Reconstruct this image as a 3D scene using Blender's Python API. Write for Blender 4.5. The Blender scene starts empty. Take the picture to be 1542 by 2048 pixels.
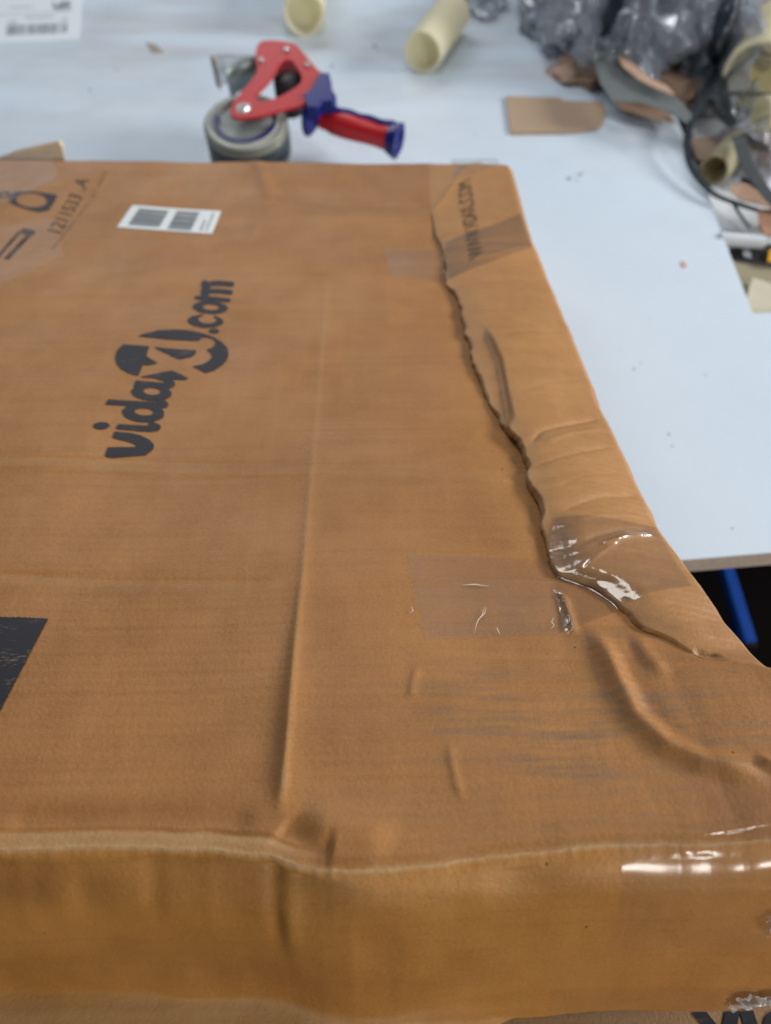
import bpy, bmesh, math, random
import numpy as np
from mathutils import Vector, Matrix, noise as mnoise
random.seed(7)
rng = np.random.default_rng(7)
scene = bpy.context.scene
R = math.radians
# ------------------------------------------------------------------ camera
F = 1540.0; CX, CY = 771.0, 1024.0            # focal length and centre in photograph pixels
HC = 0.534                                    # camera above the tabletop (z = 0)
PITCH = R(50.0)
cd = bpy.data.cameras.new("camera"); cam = bpy.data.objects.new("camera", cd)
scene.collection.objects.link(cam); scene.camera = cam
cam.location = (0, 0, HC); cam.rotation_euler = (R(90) - PITCH, 0, 0)
cd.sensor_fit = 'VERTICAL'; cd.sensor_height = 36.0; cd.lens = F / 2048 * 36
cd.clip_start = 0.01; cd.clip_end = 60
cd.dof.use_dof = True; cd.dof.focus_distance = 0.385; cd.dof.aperture_fstop = 5.8
# ------------------------------------------------------------------ world and lamps (a workshop lit from the ceiling, plus an added fill)
w = bpy.data.worlds.new("World"); scene.world = w; w.use_nodes = True
w.node_tree.nodes["Background"].inputs[0].default_value = (0.80, 0.90, 1.0, 1)
w.node_tree.nodes["Background"].inputs[1].default_value = 0.13
def lamp(name, loc, target, sx, sy, power, col):
    l = bpy.data.lights.new(name, 'AREA'); l.shape = 'RECTANGLE'; l.size = sx; l.size_y = sy
    l.energy = power; l.color = col
    o = bpy.data.objects.new(name, l); scene.collection.objects.link(o); o.location = loc
    o.rotation_euler = (Vector(target) - Vector(loc)).to_track_quat('-Z', 'Y').to_euler()
    return o
lamp("ceiling_lamp", (0.12, 1.32, 1.9), (0.0, 0.9, 0), 0.62, 0.62, 7.5, (1.0, 0.97, 0.93))
lamp("ceiling_lamp_far", (-0.9, 3.4, 2.0), (-0.2, 1.0, 0), 2.0, 0.5, 34, (0.95, 0.98, 1.0))
lamp("side_lamp", (3.1, 1.1, 1.28), (0.1, 0.6, 0.05), 1.3, 0.8, 112, (1.0, 0.96, 0.90))
lamp("fill_lamp_behind_camera", (1.4, -1.7, 1.15), (0.1, 0.1, 0.15), 0.9, 0.3, 36, (1.0, 0.96, 0.90))  # added unseen fill that brightens the box front and its tape
scene.view_settings.view_transform = 'Standard'; scene.view_settings.look = 'None'
scene.view_settings.exposure = 0.0; scene.view_settings.gamma = 1.0
# ------------------------------------------------------------------ rays through measured points of the photograph
cp, sp_ = math.cos(PITCH), math.sin(PITCH)
CR = np.array([1, 0, 0.]); CF = np.array([0, cp, -sp_]); CU = np.array([0, sp_, cp]); CO = np.array([0, 0, HC])
def ray(px, py):
    px = np.asarray(px, float); py = np.asarray(py, float)
    return CF + ((px - CX) / F)[..., None] * CR - ((py - CY) / F)[..., None] * CU
def at_z(px, py, z=0.0):                      # point of height z seen at a pixel
    d = ray(px, py); t = (z - HC) / d[..., 2]
    return CO + d * t[..., None]
def at_plane(px, py, p0, n):
    d = ray(px, py); p0 = np.asarray(p0); n = np.asarray(n)
    t = ((p0 - CO) @ n) / (d @ n)
    return CO + d * t[..., None]
def scale_at(p):                              # metres per pixel at a point
    return float((np.asarray(p) - CO) @ CF) / F
# box frame: u to the right, v away, w out of the top panel
TILT = R(8.2); YAW = R(1.2); HB = 0.30
BM = Matrix.Rotation(-TILT, 3, 'X') @ Matrix.Rotation(YAW, 3, 'Z')
BU, BV, BW = [np.array(BM.col[i]) for i in range(3)]
BO = CO - HB * BW
def bx(px, py, wv=0.0):
    d = ray(px, py); dn = d @ BW
    t = (-HB + wv) / dn
    P = CO + d * t[..., None] - BO
    return P @ BU, P @ BV
BMAT = Matrix([[BU[0], BV[0], BW[0], BO[0]], [BU[1], BV[1], BW[1], BO[1]], [BU[2], BV[2], BW[2], BO[2]], [0, 0, 0, 1]])
# ------------------------------------------------------------------ object helpers
def link(o, parent=None):
    scene.collection.objects.link(o)
    if parent: o.parent = parent
    return o
def mesh_obj(name, verts, faces, mat, parent=None, smooth=True, attrs=None):
    me = bpy.data.meshes.new(name)
    me.from_pydata([tuple(map(float, v)) for v in verts], [], [tuple(map(int, f)) for f in faces])
    if attrs:
        for k, a in attrs.items():
            at = me.attributes.new(k, 'FLOAT', 'POINT'); at.data.foreach_set('value', np.asarray(a, dtype=np.float32).ravel())
    me.materials.append(mat)
    if smooth: me.polygons.foreach_set('use_smooth', [True] * len(me.polygons))
    me.update(); me.validate()
    return link(bpy.data.objects.new(name, me), parent)
def grid_obj(name, P, mat, parent=None, attrs=None, flip=False):     # P: rows x cols x 3
    r, c = P.shape[:2]
    idx = np.arange(r * c).reshape(r, c)
    q = np.stack([idx[:-1, :-1], idx[:-1, 1:], idx[1:, 1:], idx[1:, :-1]], -1).reshape(-1, 4)
    if flip: q = q[:, ::-1]
    me = bpy.data.meshes.new(name)
    me.vertices.add(r * c); me.vertices.foreach_set('co', P.reshape(-1).astype(np.float32))
    me.loops.add(q.size); me.loops.foreach_set('vertex_index', q.reshape(-1).astype(np.int32))
    me.polygons.add(len(q)); me.polygons.foreach_set('loop_start', (np.arange(len(q)) * 4).astype(np.int32))
    me.polygons.foreach_set('loop_total', np.full(len(q), 4, np.int32))
    me.update(calc_edges=True)
    me.polygons.foreach_set('use_smooth', np.ones(len(q), bool))
    if attrs:
        for k, a in attrs.items():
            at = me.attributes.new(k, 'FLOAT', 'POINT'); at.data.foreach_set('value', np.asarray(a, dtype=np.float32).ravel())
    me.materials.append(mat); me.update()
    return link(bpy.data.objects.new(name, me), parent)
def bm_obj(name, bm, mat, parent=None, smooth=False):
    me = bpy.data.meshes.new(name); bmesh.ops.recalc_face_normals(bm, faces=bm.faces); bm.to_mesh(me); bm.free()
    me.materials.append(mat)
    if smooth: me.polygons.foreach_set('use_smooth', [True] * len(me.polygons))
    return link(bpy.data.objects.new(name, me), parent)
def tag(o, label=None, cat=None, group=None, kind=None):
    if label: o['label'] = label
    if cat: o['category'] = cat
    if group: o['group'] = group
    if kind: o['kind'] = kind
    return o
def empty(name, loc, label, cat, group=None):
    o = bpy.data.objects.new(name, None); o.empty_display_size = 0.05; link(o); o.location = loc
    bpy.context.view_layer.update()
    return tag(o, label, cat, group)
def keep(o, root):                            # parent without moving (root only translated)
    o.parent = root; o.matrix_parent_inverse = Matrix.Translation(root.location).inverted(); return o
def prism(name, pts, nrm, th, mat, parent=None, holes=(), bevel=0.0, segs=2):
    """pts: world points of an outline in a plane; extruded by th along nrm; holes: other outlines"""
    cu = bpy.data.curves.new(name, 'CURVE'); cu.dimensions = '2D'; cu.fill_mode = 'BOTH'
    n = Vector(nrm).normalized(); ax = Vector((1, 0, 0)); ax = (ax - n * ax.dot(n)).normalized(); ay = n.cross(ax)
    o0 = Vector(pts[0])
    for poly in [pts] + list(holes):
        s = cu.splines.new('POLY'); s.points.add(len(poly) - 1); s.use_cyclic_u = True
        for i, p in enumerate(poly):
            d = Vector(p) - o0; s.points[i].co = (d.dot(ax), d.dot(ay), 0, 1)
    cu.extrude = th / 2; cu.bevel_depth = bevel; cu.bevel_resolution = segs; cu.offset = -bevel
    tmp = bpy.data.objects.new(name, cu); scene.collection.objects.link(tmp)
    dg = bpy.context.evaluated_depsgraph_get(); me = bpy.data.meshes.new_from_object(tmp.evaluated_get(dg))
    bpy.data.objects.remove(tmp); bpy.data.curves.remove(cu)
    M = Matrix([[ax.x, ay.x, n.x, 0], [ax.y, ay.y, n.y, 0], [ax.z, ay.z, n.z, 0], [0, 0, 0, 1]])
    off = o0 + n * th / 2
    M.translation = off
    me.transform(M); me.materials.clear(); me.materials.append(mat); me.name = name
    return link(bpy.data.objects.new(name, me), parent)
def smooth_curve(pts, n=8, closed=False):
    pts = [np.asarray(p, float) for p in pts]; out = []; N = len(pts)
    rngk = range(N) if closed else range(N - 1)
    for i in rngk:
        p0 = pts[(i - 1) % N] if (closed or i > 0) else pts[0]; p1 = pts[i]; p2 = pts[(i + 1) % N]
        p3 = pts[(i + 2) % N] if (closed or i + 2 < N) else pts[-1]
        for k in range(n):
            t = k / n
            out.append(0.5 * ((2 * p1) + (-p0 + p2) * t + (2 * p0 - 5 * p1 + 4 * p2 - p3) * t * t + (-p0 + 3 * p1 - 3 * p2 + p3) * t ** 3))
    if not closed: out.append(pts[-1])
    return out
# ------------------------------------------------------------------ materials
def new_mat(name):
    m = bpy.data.materials.new(name); m.use_nodes = True
    return m, m.node_tree.nodes, m.node_tree.links, m.node_tree.nodes["Principled BSDF"]
def node(nt, typ, **kw):
    n = nt.new(typ)
    for k, v in kw.items():
        if k.startswith('i_'): n.inputs[k[2:].replace('_', ' ')].default_value = v
        else: setattr(n, k, v)
    return n
def simple(name, col, rough=0.5, metal=0.0, var=0.08, scale=40, bump=0.0, spec=0.5, coat=0.0, trans=0.0):
    m, N, L, P = new_mat(name)
    tc = node(N, 'ShaderNodeTexCoord'); nz = node(N, 'ShaderNodeTexNoise', i_Scale=scale, i_Detail=5.0)
    L.new(tc.outputs['Object'], nz.inputs['Vector'])
    mx = node(N, 'ShaderNodeMix', data_type='RGBA')
    mx.inputs['A'].default_value = (*[c * (1 - var) for c in col], 1); mx.inputs['B'].default_value = (*[min(1, c * (1 + var)) for c in col], 1)
    L.new(nz.outputs['Fac'], mx.inputs['Factor']); L.new(mx.outputs['Result'], P.inputs['Base Color'])
    P.inputs['Roughness'].default_value = rough; P.inputs['Metallic'].default_value = metal
    P.inputs['Specular IOR Level'].default_value = spec; P.inputs['Coat Weight'].default_value = coat
    P.inputs['Transmission Weight'].default_value = trans
    if bump:
        b = node(N, 'ShaderNodeBump', i_Strength=1.0, i_Distance=bump); L.new(nz.outputs['Fac'], b.inputs['Height']); L.new(b.outputs['Normal'], P.inputs['Normal'])
    return m
def cardboard(name, light=(0.395, 0.181, 0.052), dark=(0.235, 0.096, 0.022), flute=0.00007):
    m, N, L, P = new_mat(name)
    tc = node(N, 'ShaderNodeTexCoord')
    def nz(scale, detail, sv, rough=0.55):
        mp = node(N, 'ShaderNodeMapping'); mp.inputs['Scale'].default_value = sv; L.new(tc.outputs['Object'], mp.inputs['Vector'])
        t = node(N, 'ShaderNodeTexNoise', i_Scale=scale, i_Detail=detail, i_Roughness=rough); L.new(mp.outputs['Vector'], t.inputs['Vector']); return t.outputs['Fac']
    def mixc(f, a, b, typ='MIX'):
        x = node(N, 'ShaderNodeMix', data_type='RGBA', blend_type=typ)
        for s, val in (('A', a), ('B', b)):
            if isinstance(val, tuple): x.inputs[s].default_value = (*val, 1)
            else: L.new(val, x.inputs[s])
        if isinstance(f, float): x.inputs['Factor'].default_value = f
        else: L.new(f, x.inputs['Factor'])
        return x.outputs['Result']
    def ramp(src, a, b, lo=0.0, hi=1.0):
        r = node(N, 'ShaderNodeMapRange'); r.inputs['From Min'].default_value = a; r.inputs['From Max'].default_value = b
        r.inputs['To Min'].default_value = lo; r.inputs['To Max'].default_value = hi; L.new(src, r.inputs['Value']); return r.outputs['Result']
    def mul(a, b, op='MULTIPLY'):
        x = node(N, 'ShaderNodeMath', operation=op)
        for i, val in enumerate((a, b)):
            if isinstance(val, float): x.inputs[i].default_value = val
            else: L.new(val, x.inputs[i])
        return x.outputs[0]
    def attr(nm):
        a = node(N, 'ShaderNodeAttribute'); a.attribute_name = nm; return a.outputs['Fac']
    big = ramp(nz(6, 6, (1, 1, 1), 0.62), 0.30, 0.70)
    col = mixc(big, dark, light)
    mott = ramp(nz(26, 4, (1.0, 1.7, 1.0)), 0.35, 0.7)
    col = mixc(mul(mott, 0.28), col, (light[0] * 1.15, light[1] * 1.2, light[2] * 1.4))
    streak = ramp(nz(55, 5, (0.05, 3.6, 3.6)), 0.50, 0.72)
    col = mixc(mul(streak, 0.24), col, (dark[0] * 0.80, dark[1] * 0.78, dark[2] * 0.8))
    vert = ramp(nz(40, 4, (3.2, 0.35, 1.0)), 0.50, 0.75)
    col = mixc(mul(vert, 0.16), col, (light[0] * 1.2, light[1] * 1.25, light[2] * 1.5))
    fib = ramp(nz(900, 3, (0.6, 1.0, 1.0)), 0.30, 0.75)
    col = mixc(mul(fib, 0.34), col, (light[0] * 1.25, light[1] * 1.28, light[2] * 1.4))
    # worn paler paper, plus light painted on rim, ledge and creases
    col = mixc(mul(attr('wear_and_light'), ramp(nz(120, 5, (1, 1, 1)), 0.25, 0.6, 0.55, 1.0)), col, (0.47, 0.30, 0.150))
    # damp / handled brown stains, and shade painted on the far band
    col = mixc(mul(attr('stain_and_shade'), ramp(nz(30, 5, (1.3, 1, 1)), 0.3, 0.62, 0.35, 1.0)), col, (0.17, 0.062, 0.016))
    # grey dirt rubbed along the flutes
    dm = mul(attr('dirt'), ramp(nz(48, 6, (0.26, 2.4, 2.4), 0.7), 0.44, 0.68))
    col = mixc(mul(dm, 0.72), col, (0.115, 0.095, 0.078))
    # specks
    vo = node(N, 'ShaderNodeTexVoronoi', i_Scale=62.0); L.new(tc.outputs['Object'], vo.inputs['Vector'])
    spk = mul(ramp(vo.outputs['Distance'], 0.035, 0.055, 1.0, 0.0), ramp(nz(23, 2, (1, 1, 1)), 0.56, 0.60))
    col = mixc(mul(spk, 0.85), col, (0.06, 0.028, 0.012))
    L.new(col, P.inputs['Base Color'])
    P.inputs['Specular IOR Level'].default_value = 0.40
    L.new(ramp(nz(14, 3, (1, 1, 1)), 0.3, 0.7, 0.50, 0.66), P.inputs['Roughness'])
    # relief: fibre plus faint flutes
    sx = node(N, 'ShaderNodeSeparateXYZ'); L.new(tc.outputs['Object'], sx.inputs[0])
    fl = mul(mul(sx.outputs['Y'], 2 * math.pi / 0.0056), nz(9, 2, (1, 1, 1)), 'ADD')
    s = node(N, 'ShaderNodeMath', operation='SINE'); L.new(fl, s.inputs[0])
    b1 = node(N, 'ShaderNodeBump', i_Strength=1.0, i_Distance=flute); L.new(mul(s.outputs[0], ramp(nz(11, 3, (1, 1, 1)), 0.35, 0.6, 0.25, 1.0)), b1.inputs['Height'])
    b2 = node(N, 'ShaderNodeBump', i_Strength=1.0, i_Distance=0.00030); L.new(nz(520, 4, (1, 1, 1), 0.65), b2.inputs['Height']); L.new(b1.outputs['Normal'], b2.inputs['Normal'])
    b3 = node(N, 'ShaderNodeBump', i_Strength=1.0, i_Distance=0.0005); L.new(nz(38, 4, (1, 1.3, 1)), b3.inputs['Height']); L.new(b2.outputs['Normal'], b3.inputs['Normal'])
    L.new(b3.outputs['Normal'], P.inputs['Normal'])
    return m
def film(name, tint=(0.93, 0.92, 0.92), haze=0.16, hazecol=(0.62, 0.60, 0.60), rough=0.10, wr=0.0012, wscale=60, stretch=(1, 1, 1), gloss=1.0):
    m = bpy.data.materials.new(name); m.use_nodes = True; nt = m.node_tree; N = nt.nodes; L = nt.links; N.clear()
    out = node(N, 'ShaderNodeOutputMaterial'); tc = node(N, 'ShaderNodeTexCoord')
    mp = node(N, 'ShaderNodeMapping'); mp.inputs['Scale'].default_value = stretch; L.new(tc.outputs['Object'], mp.inputs['Vector'])
    nz = node(N, 'ShaderNodeTexNoise', i_Scale=wscale, i_Detail=4.0); L.new(mp.outputs['Vector'], nz.inputs['Vector'])
    bp = node(N, 'ShaderNodeBump', i_Strength=1.0, i_Distance=wr); L.new(nz.outputs['Fac'], bp.inputs['Height'])
    tr = node(N, 'ShaderNodeBsdfTransparent'); tr.inputs[0].default_value = (*tint, 1)
    df = node(N, 'ShaderNodeBsdfDiffuse'); df.inputs[0].default_value = (*hazecol, 1)
    gl = node(N, 'ShaderNodeBsdfGlossy'); gl.inputs['Roughness'].default_value = rough; L.new(bp.outputs['Normal'], gl.inputs['Normal'])
    lw = node(N, 'ShaderNodeLayerWeight', i_Blend=0.5); L.new(bp.outputs['Normal'], lw.inputs['Normal'])
    pw = node(N, 'ShaderNodeMath', operation='POWER'); pw.inputs[1].default_value = 5.0; L.new(lw.outputs['Facing'], pw.inputs[0])
    fr = node(N, 'ShaderNodeMath', operation='MULTIPLY_ADD'); fr.inputs[1].default_value = 0.9; fr.inputs[2].default_value = 0.045; L.new(pw.outputs[0], fr.inputs[0])
    nh = node(N, 'ShaderNodeMapRange'); nh.inputs['From Min'].default_value = 0.3; nh.inputs['From Max'].default_value = 0.7
    nh.inputs['To Min'].default_value = haze * 0.5; nh.inputs['To Max'].default_value = haze * 1.5; L.new(nz.outputs['Fac'], nh.inputs['Value'])
    m1 = node(N, 'ShaderNodeMixShader'); L.new(nh.outputs['Result'], m1.inputs[0]); L.new(tr.outputs[0], m1.inputs[1]); L.new(df.outputs[0], m1.inputs[2])
    g = node(N, 'ShaderNodeMath', operation='MULTIPLY'); g.inputs[1].default_value = gloss; L.new(fr.outputs[0], g.inputs[0])
    m2 = node(N, 'ShaderNodeMixShader'); L.new(g.outputs[0], m2.inputs[0]); L.new(m1.outputs[0], m2.inputs[1]); L.new(gl.outputs[0], m2.inputs[2])
    L.new(m2.outputs[0], out.inputs[0]); return m
M_BOX = cardboard("kraft_cardboard")
M_FRONT = cardboard("kraft_cardboard_front", light=(0.44, 0.202, 0.045), dark=(0.29, 0.122, 0.022))
M_TAPE = film("clear_tape", tint=(.985, .98, .975), hazecol=(.50, .47, .45), haze=0.05, rough=0.22, stretch=(0.25, 2, 1), wscale=45, wr=0.00035)
M_TAPE2 = film("clear_tape_smooth", tint=(0.985, 0.98, 0.975), haze=0.004, rough=0.12, gloss=2.4, stretch=(2.4, 0.6, 1), wscale=60, wr=0.00022)
M_TAPEW = film("clear_tape_crumpled", haze=0.5, hazecol=(0.62, 0.60, 0.58), rough=0.16, wscale=30, wr=0.001)
def ink_mat(name, col=(0.020, 0.020, 0.028), speck=0.0, cover=1.0):
    m, N, L, P = new_mat(name)
    tc = node(N, 'ShaderNodeTexCoord'); mp = node(N, 'ShaderNodeMapping'); mp.inputs['Scale'].default_value = (0.55, 1.6, 1); L.new(tc.outputs['Object'], mp.inputs[0])
    nz = node(N, 'ShaderNodeTexNoise', i_Scale=260 + 240 * speck, i_Detail=5.0); L.new(mp.outputs[0], nz.inputs['Vector'])
    n2 = node(N, 'ShaderNodeTexNoise', i_Scale=60, i_Detail=3.0); L.new(mp.outputs[0], n2.inputs['Vector'])
    mm = node(N, 'ShaderNodeMath', operation='MULTIPLY'); L.new(nz.outputs[0], mm.inputs[0]); L.new(n2.outputs[0], mm.inputs[1])
    r = node(N, 'ShaderNodeMapRange'); r.inputs['From Min'].default_value = 0.33 - 0.03 * speck; r.inputs['From Max'].default_value = 0.43; r.inputs['To Max'].default_value = 0.25 + 0.5 * speck
    L.new(mm.outputs[0], r.inputs['Value'])
    mx = node(N, 'ShaderNodeMix', data_type='RGBA'); mx.inputs['A'].default_value = (*col, 1); mx.inputs['B'].default_value = (0.22, 0.15, 0.10, 1)
    L.new(r.outputs[0], mx.inputs['Factor']); L.new(mx.outputs['Result'], P.inputs['Base Color'])
    P.inputs['Roughness'].default_value = 0.62; P.inputs['Specular IOR Level'].default_value = 0.3
    P.inputs['Alpha'].default_value = cover
    return m
M_INK = ink_mat("black_print"); M_INK2 = ink_mat("worn_black_print", speck=1.0); M_INKF = ink_mat("faint_print", (0.06, 0.035, 0.02), cover=0.55)
M_INKS = ink_mat("grey_print", (0.025, 0.025, 0.025), cover=0.85)
# ------------------------------------------------------------------ smooth noise on arrays
def vnoise(x, y, seed=0):
    xi = np.floor(x).astype(np.int64); yi = np.floor(y).astype(np.int64); xf = x - xi; yf = y - yi
    def h(a, b):
        n = (a * 374761393 + b * 668265263 + seed * 974634777) & 0xffffffff
        n = ((n ^ (n >> 13)) * 1274126177) & 0xffffffff
        return ((n ^ (n >> 16)) & 0xffff) / 65535.0 * 2 - 1
    s = xf * xf * xf * (xf * (xf * 6 - 15) + 10); t = yf * yf * yf * (yf * (yf * 6 - 15) + 10)
    return (h(xi, yi) * (1 - s) + h(xi + 1, yi) * s) * (1 - t) + (h(xi, yi + 1) * (1 - s) + h(xi + 1, yi + 1) * s) * t
def sstep(a, b, x):
    t = np.clip((x - a) / (b - a), 0, 1); return t * t * (3 - 2 * t)
# ------------------------------------------------------------------ outline of the box, measured
def to_uv(pts, wv=0.0):
    a = np.array(pts, float); u, v = bx(a[:, 0], a[:, 1], wv); return u, v
lip_px = [(855, 325), (858, 380), (862, 430), (868, 470), (884, 495), (889, 530), (892, 565), (912, 582), (922, 610), (928, 650), (942, 700), (950, 730), (968, 790), (1000, 838), (1030, 872),
          (1048, 905), (1062, 950), (1060, 970), (1076, 1000), (1090, 1040), (1098, 1085), (1110, 1125), (1120, 1143), (1150, 1152), (1190, 1165), (1235, 1195), (1268, 1236),
          (1290, 1250), (1330, 1266), (1360, 1290), (1395, 1312), (1450, 1320), (1542, 1345), (1690, 1500), (1760, 1640), (1800, 1760)]
out_px = [(990, 300), (1006, 330), (1022, 370), (1036, 402), (1052, 450), (1062, 482), (1085, 530), (1110, 580), (1140, 650), (1170, 725), (1192, 780), (1200, 806), (1214, 828), (1232, 868), (1256, 918), (1280, 970), (1302, 1012), (1313, 1042),
          (1345, 1090), (1400, 1160), (1470, 1255), (1542, 1352), (1640, 1490), (1740, 1620), (1800, 1700), (1900, 1850)]
lu, lv = to_uv(lip_px); o = np.argsort(lv); lu, lv = lu[o], lv[o]
lvf = np.linspace(lv.min(), lv.max(), 4000); luf = np.interp(lvf, lv, lu); _k = np.hanning(41); _k /= _k.sum(); luf = np.convolve(np.pad(luf, 20, mode='edge'), _k, mode='valid')
_o = np.array(out_px, float); ou, ov = bx(_o[:, 0], _o[:, 1], np.interp(_o[:, 1], [420, 520, 1180, 1420], [-0.006, -0.014, -0.014, -0.006])); o = np.argsort(ov); ou, ov = ou[o], ov[o]
def LIP(v): return np.interp(v, lvf, luf) + 0.0003 * vnoise(v * 160, v * 0, 3) + 0.0003 * vnoise(v * 420, v * 0, 4)
def OUT(v): return np.maximum(np.interp(v, ov, ou) + 0.0003 * vnoise(v * 120, v * 0, 5), LIP(v) + 0.012)
near_px = [(-2500, 1690), (-900, 1690), (0, 1692), (200, 1690), (400, 1694), (480, 1700), (530, 1706), (560, 1712), (590, 1722), (640, 1732), (700, 1736), (800, 1731), (900, 1718), (1000, 1706), (1100, 1697), (1240, 1688), (1400, 1684), (1542, 1678), (1900, 1668)]
nu, nv = to_uv(near_px)
def NEARS(u): return np.interp(u, nu, nv) + 0.0004 * vnoise(u * 90, u * 0, 6)
def NEAR(u): return np.interp(u, nu, nv) + 0.0004 * vnoise(u * 90, u * 0, 6) + 0.00025 * vnoise(u * 380, u * 0, 7)
far_px = [(-700, 316), (0, 321), (300, 323), (600, 326), (900, 326), (1010, 330), (1100, 332)]
fu, fv = to_uv(far_px, 0.010)
def FAR(u): return np.interp(u, fu, fv)
def lip_h(v):      # height of the crushed lip along its length (defined by picture row it passes)
    ys = [325, 420, 470, 520, 580, 700, 800, 870, 950, 1050, 1130, 1200, 1240, 1290, 1320, 1345]
    hs = [0, 0.0, 0.0016, 0.0028, 0.0034, 0.0040, 0.0030, 0.0050, 0.0054, 0.0056, 0.0046, 0.0030, 0.0032, 0.0012, 0.0003, 0.0]
    xs = np.interp(ys, [p[1] for p in lip_px], [p[0] for p in lip_px])
    _, vv = bx(xs, np.array(ys, float)); vv = vv[::-1]; hh = np.array(hs)[::-1]
    return np.interp(v, vv, hh)
# polyline features on the top: (points, amplitude m, halfwidth m, kind, fade at both ends)
FE = []; TRI = []
def feat(pts, amp, width, kind='ridge', fade=0.15, amps=None): 
    u, v = to_uv(pts); FE.append((u, v, amp, width, kind, fade, amps))
feat([(655, 560), (640, 750), (622, 950), (607, 1140), (590, 1300), (575, 1480), (562, 1600), (556, 1650)], 1, 0.0046, 'sharp', 0.04, [0.0003, 0.0003, 0.0003, 0.0004, 0.0007, 0.0013, 0.0030, 0.0036])
feat([(598, 1300), (586, 1480), (574, 1600), (570, 1640)], 0.0008, 0.0080, 'ridge', 0.25)
feat([(560, 1650), (590, 1672), (630, 1694), (668, 1698)], -0.0022, 0.0060, 'ridge', 0.1)
feat([(590, 1645), (700, 1655), (800, 1690)], 0.0022, 0.009, 'ridge', 0.3)
feat([(-1200, 905), (0, 914), (400, 924), (800, 936), (1050, 945)], -0.0014, 0.0050, 'sharp', 0.02)
feat([(-1200, 935), (0, 934), (400, 944), (800, 953), (1050, 962)], 0.0011, 0.0050, 'ridge', 0.02)
feat([(-900, 1150), (0, 1152), (300, 1158), (560, 1163)], -0.0015, 0.0045, 'sharp', 0.05)
feat([(540, 405), (700, 411), (862, 412)], -0.0020, 0.008, 'sharp', 0.08)
feat([(985, 334), (925, 362), (862, 428)], 0.0022, 0.009, 'sharp', 0.1)
feat([(508, 330), (528, 372), (545, 405)], 0.0016, 0.008, 'ridge', 0.1)
feat([(1168, 1236), (1195, 1272), (1216, 1310), (1236, 1360), (1270, 1430), (1330, 1490), (1400, 1524), (1480, 1543), (1560, 1562)], 0.0046, 0.0055, 'ridge', 0.22)
feat([(1215, 1262), (1248, 1320), (1276, 1375), (1306, 1430), (1365, 1475), (1450, 1500)], -0.0012, 0.0060, 'ridge', 0.3)
feat([(1268, 1256), (1290, 1300), (1318, 1335), (1345, 1356)], 0.0016, 0.0042, 'ridge', 0.3)
feat([(1252, 1262), (1275, 1312), (1300, 1350)], -0.0006, 0.003, 'ridge', 0.3)
feat([(1096, 1166), (1116, 1190), (1128, 1225), (1142, 1262)], -0.0004, 0.0018, 'ridge', 0.25)
feat([(1104, 1168), (1128, 1192), (1140, 1228), (1150, 1268)], 0.0019, 0.0024, 'ridge', 0.25)
feat([(896, 1480), (905, 1530), (914, 1570), (930, 1610)], 0.0007, 0.0020, 'ridge', 0.3)
feat([(836, 1330), (826, 1370), (820, 1410)], 0.0007, 0.0022, 'ridge', 0.3)
feat([(1500, 1520), (1542, 1538), (1600, 1560)], 0.0035, 0.003, 'ridge', 0.3)
feat([(770, 500), (765, 700), (740, 900)], 0.0006, 0.012, 'ridge', 0.3)
feat([(1385, 1300), (1410, 1308), (1450, 1313)], -0.0020, 0.0022, 'ridge', 0.3)
feat([(0, 1640), (250, 1638), (520, 1644)], -0.0012, 0.006, 'ridge', 0.1)
def poly_dist(u, v, pu, pv):
    best = np.full(u.shape, 9.0); tt = np.zeros(u.shape)
    seg = np.hypot(np.diff(pu), np.diff(pv)); cum = np.concatenate([[0], np.cumsum(seg)]); tot = cum[-1]
    for i in range(len(seg)):
        dx, dy = pu[i + 1] - pu[i], pv[i + 1] - pv[i]
        t = np.clip(((u - pu[i]) * dx + (v - pv[i]) * dy) / (seg[i] ** 2), 0, 1)
        d = np.hypot(u - pu[i] - t * dx, v - pv[i] - t * dy)
        m = d < best; best = np.where(m, d, best); tt = np.where(m, (cum[i] + t * seg[i]) / tot, tt)
    return best, tt
st_u, st_v = to_uv([(968, 655), (985, 690), (1003, 730), (1014, 780), (1024, 830), (1036, 880)]); o = np.argsort(st_v); st_u, st_v = st_u[o], st_v[o]
FB = float(FAR(np.array([0.0]))[0] - bx(700.0, 408.0)[1]); FX0 = float(bx(500.0, 400.0)[0]); FX1 = float(bx(552.0, 400.0)[0])
FD0, FD1, FD2, FD3 = [float(bx(float(a_), float(b_))[1]) for a_, b_ in ((1450, 1420), (1300, 1200), (900, 560), (860, 400))]
RV0 = float(bx(1290.0, 1270.0)[1]); RV1 = float(bx(1110.0, 1040.0)[1])
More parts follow.
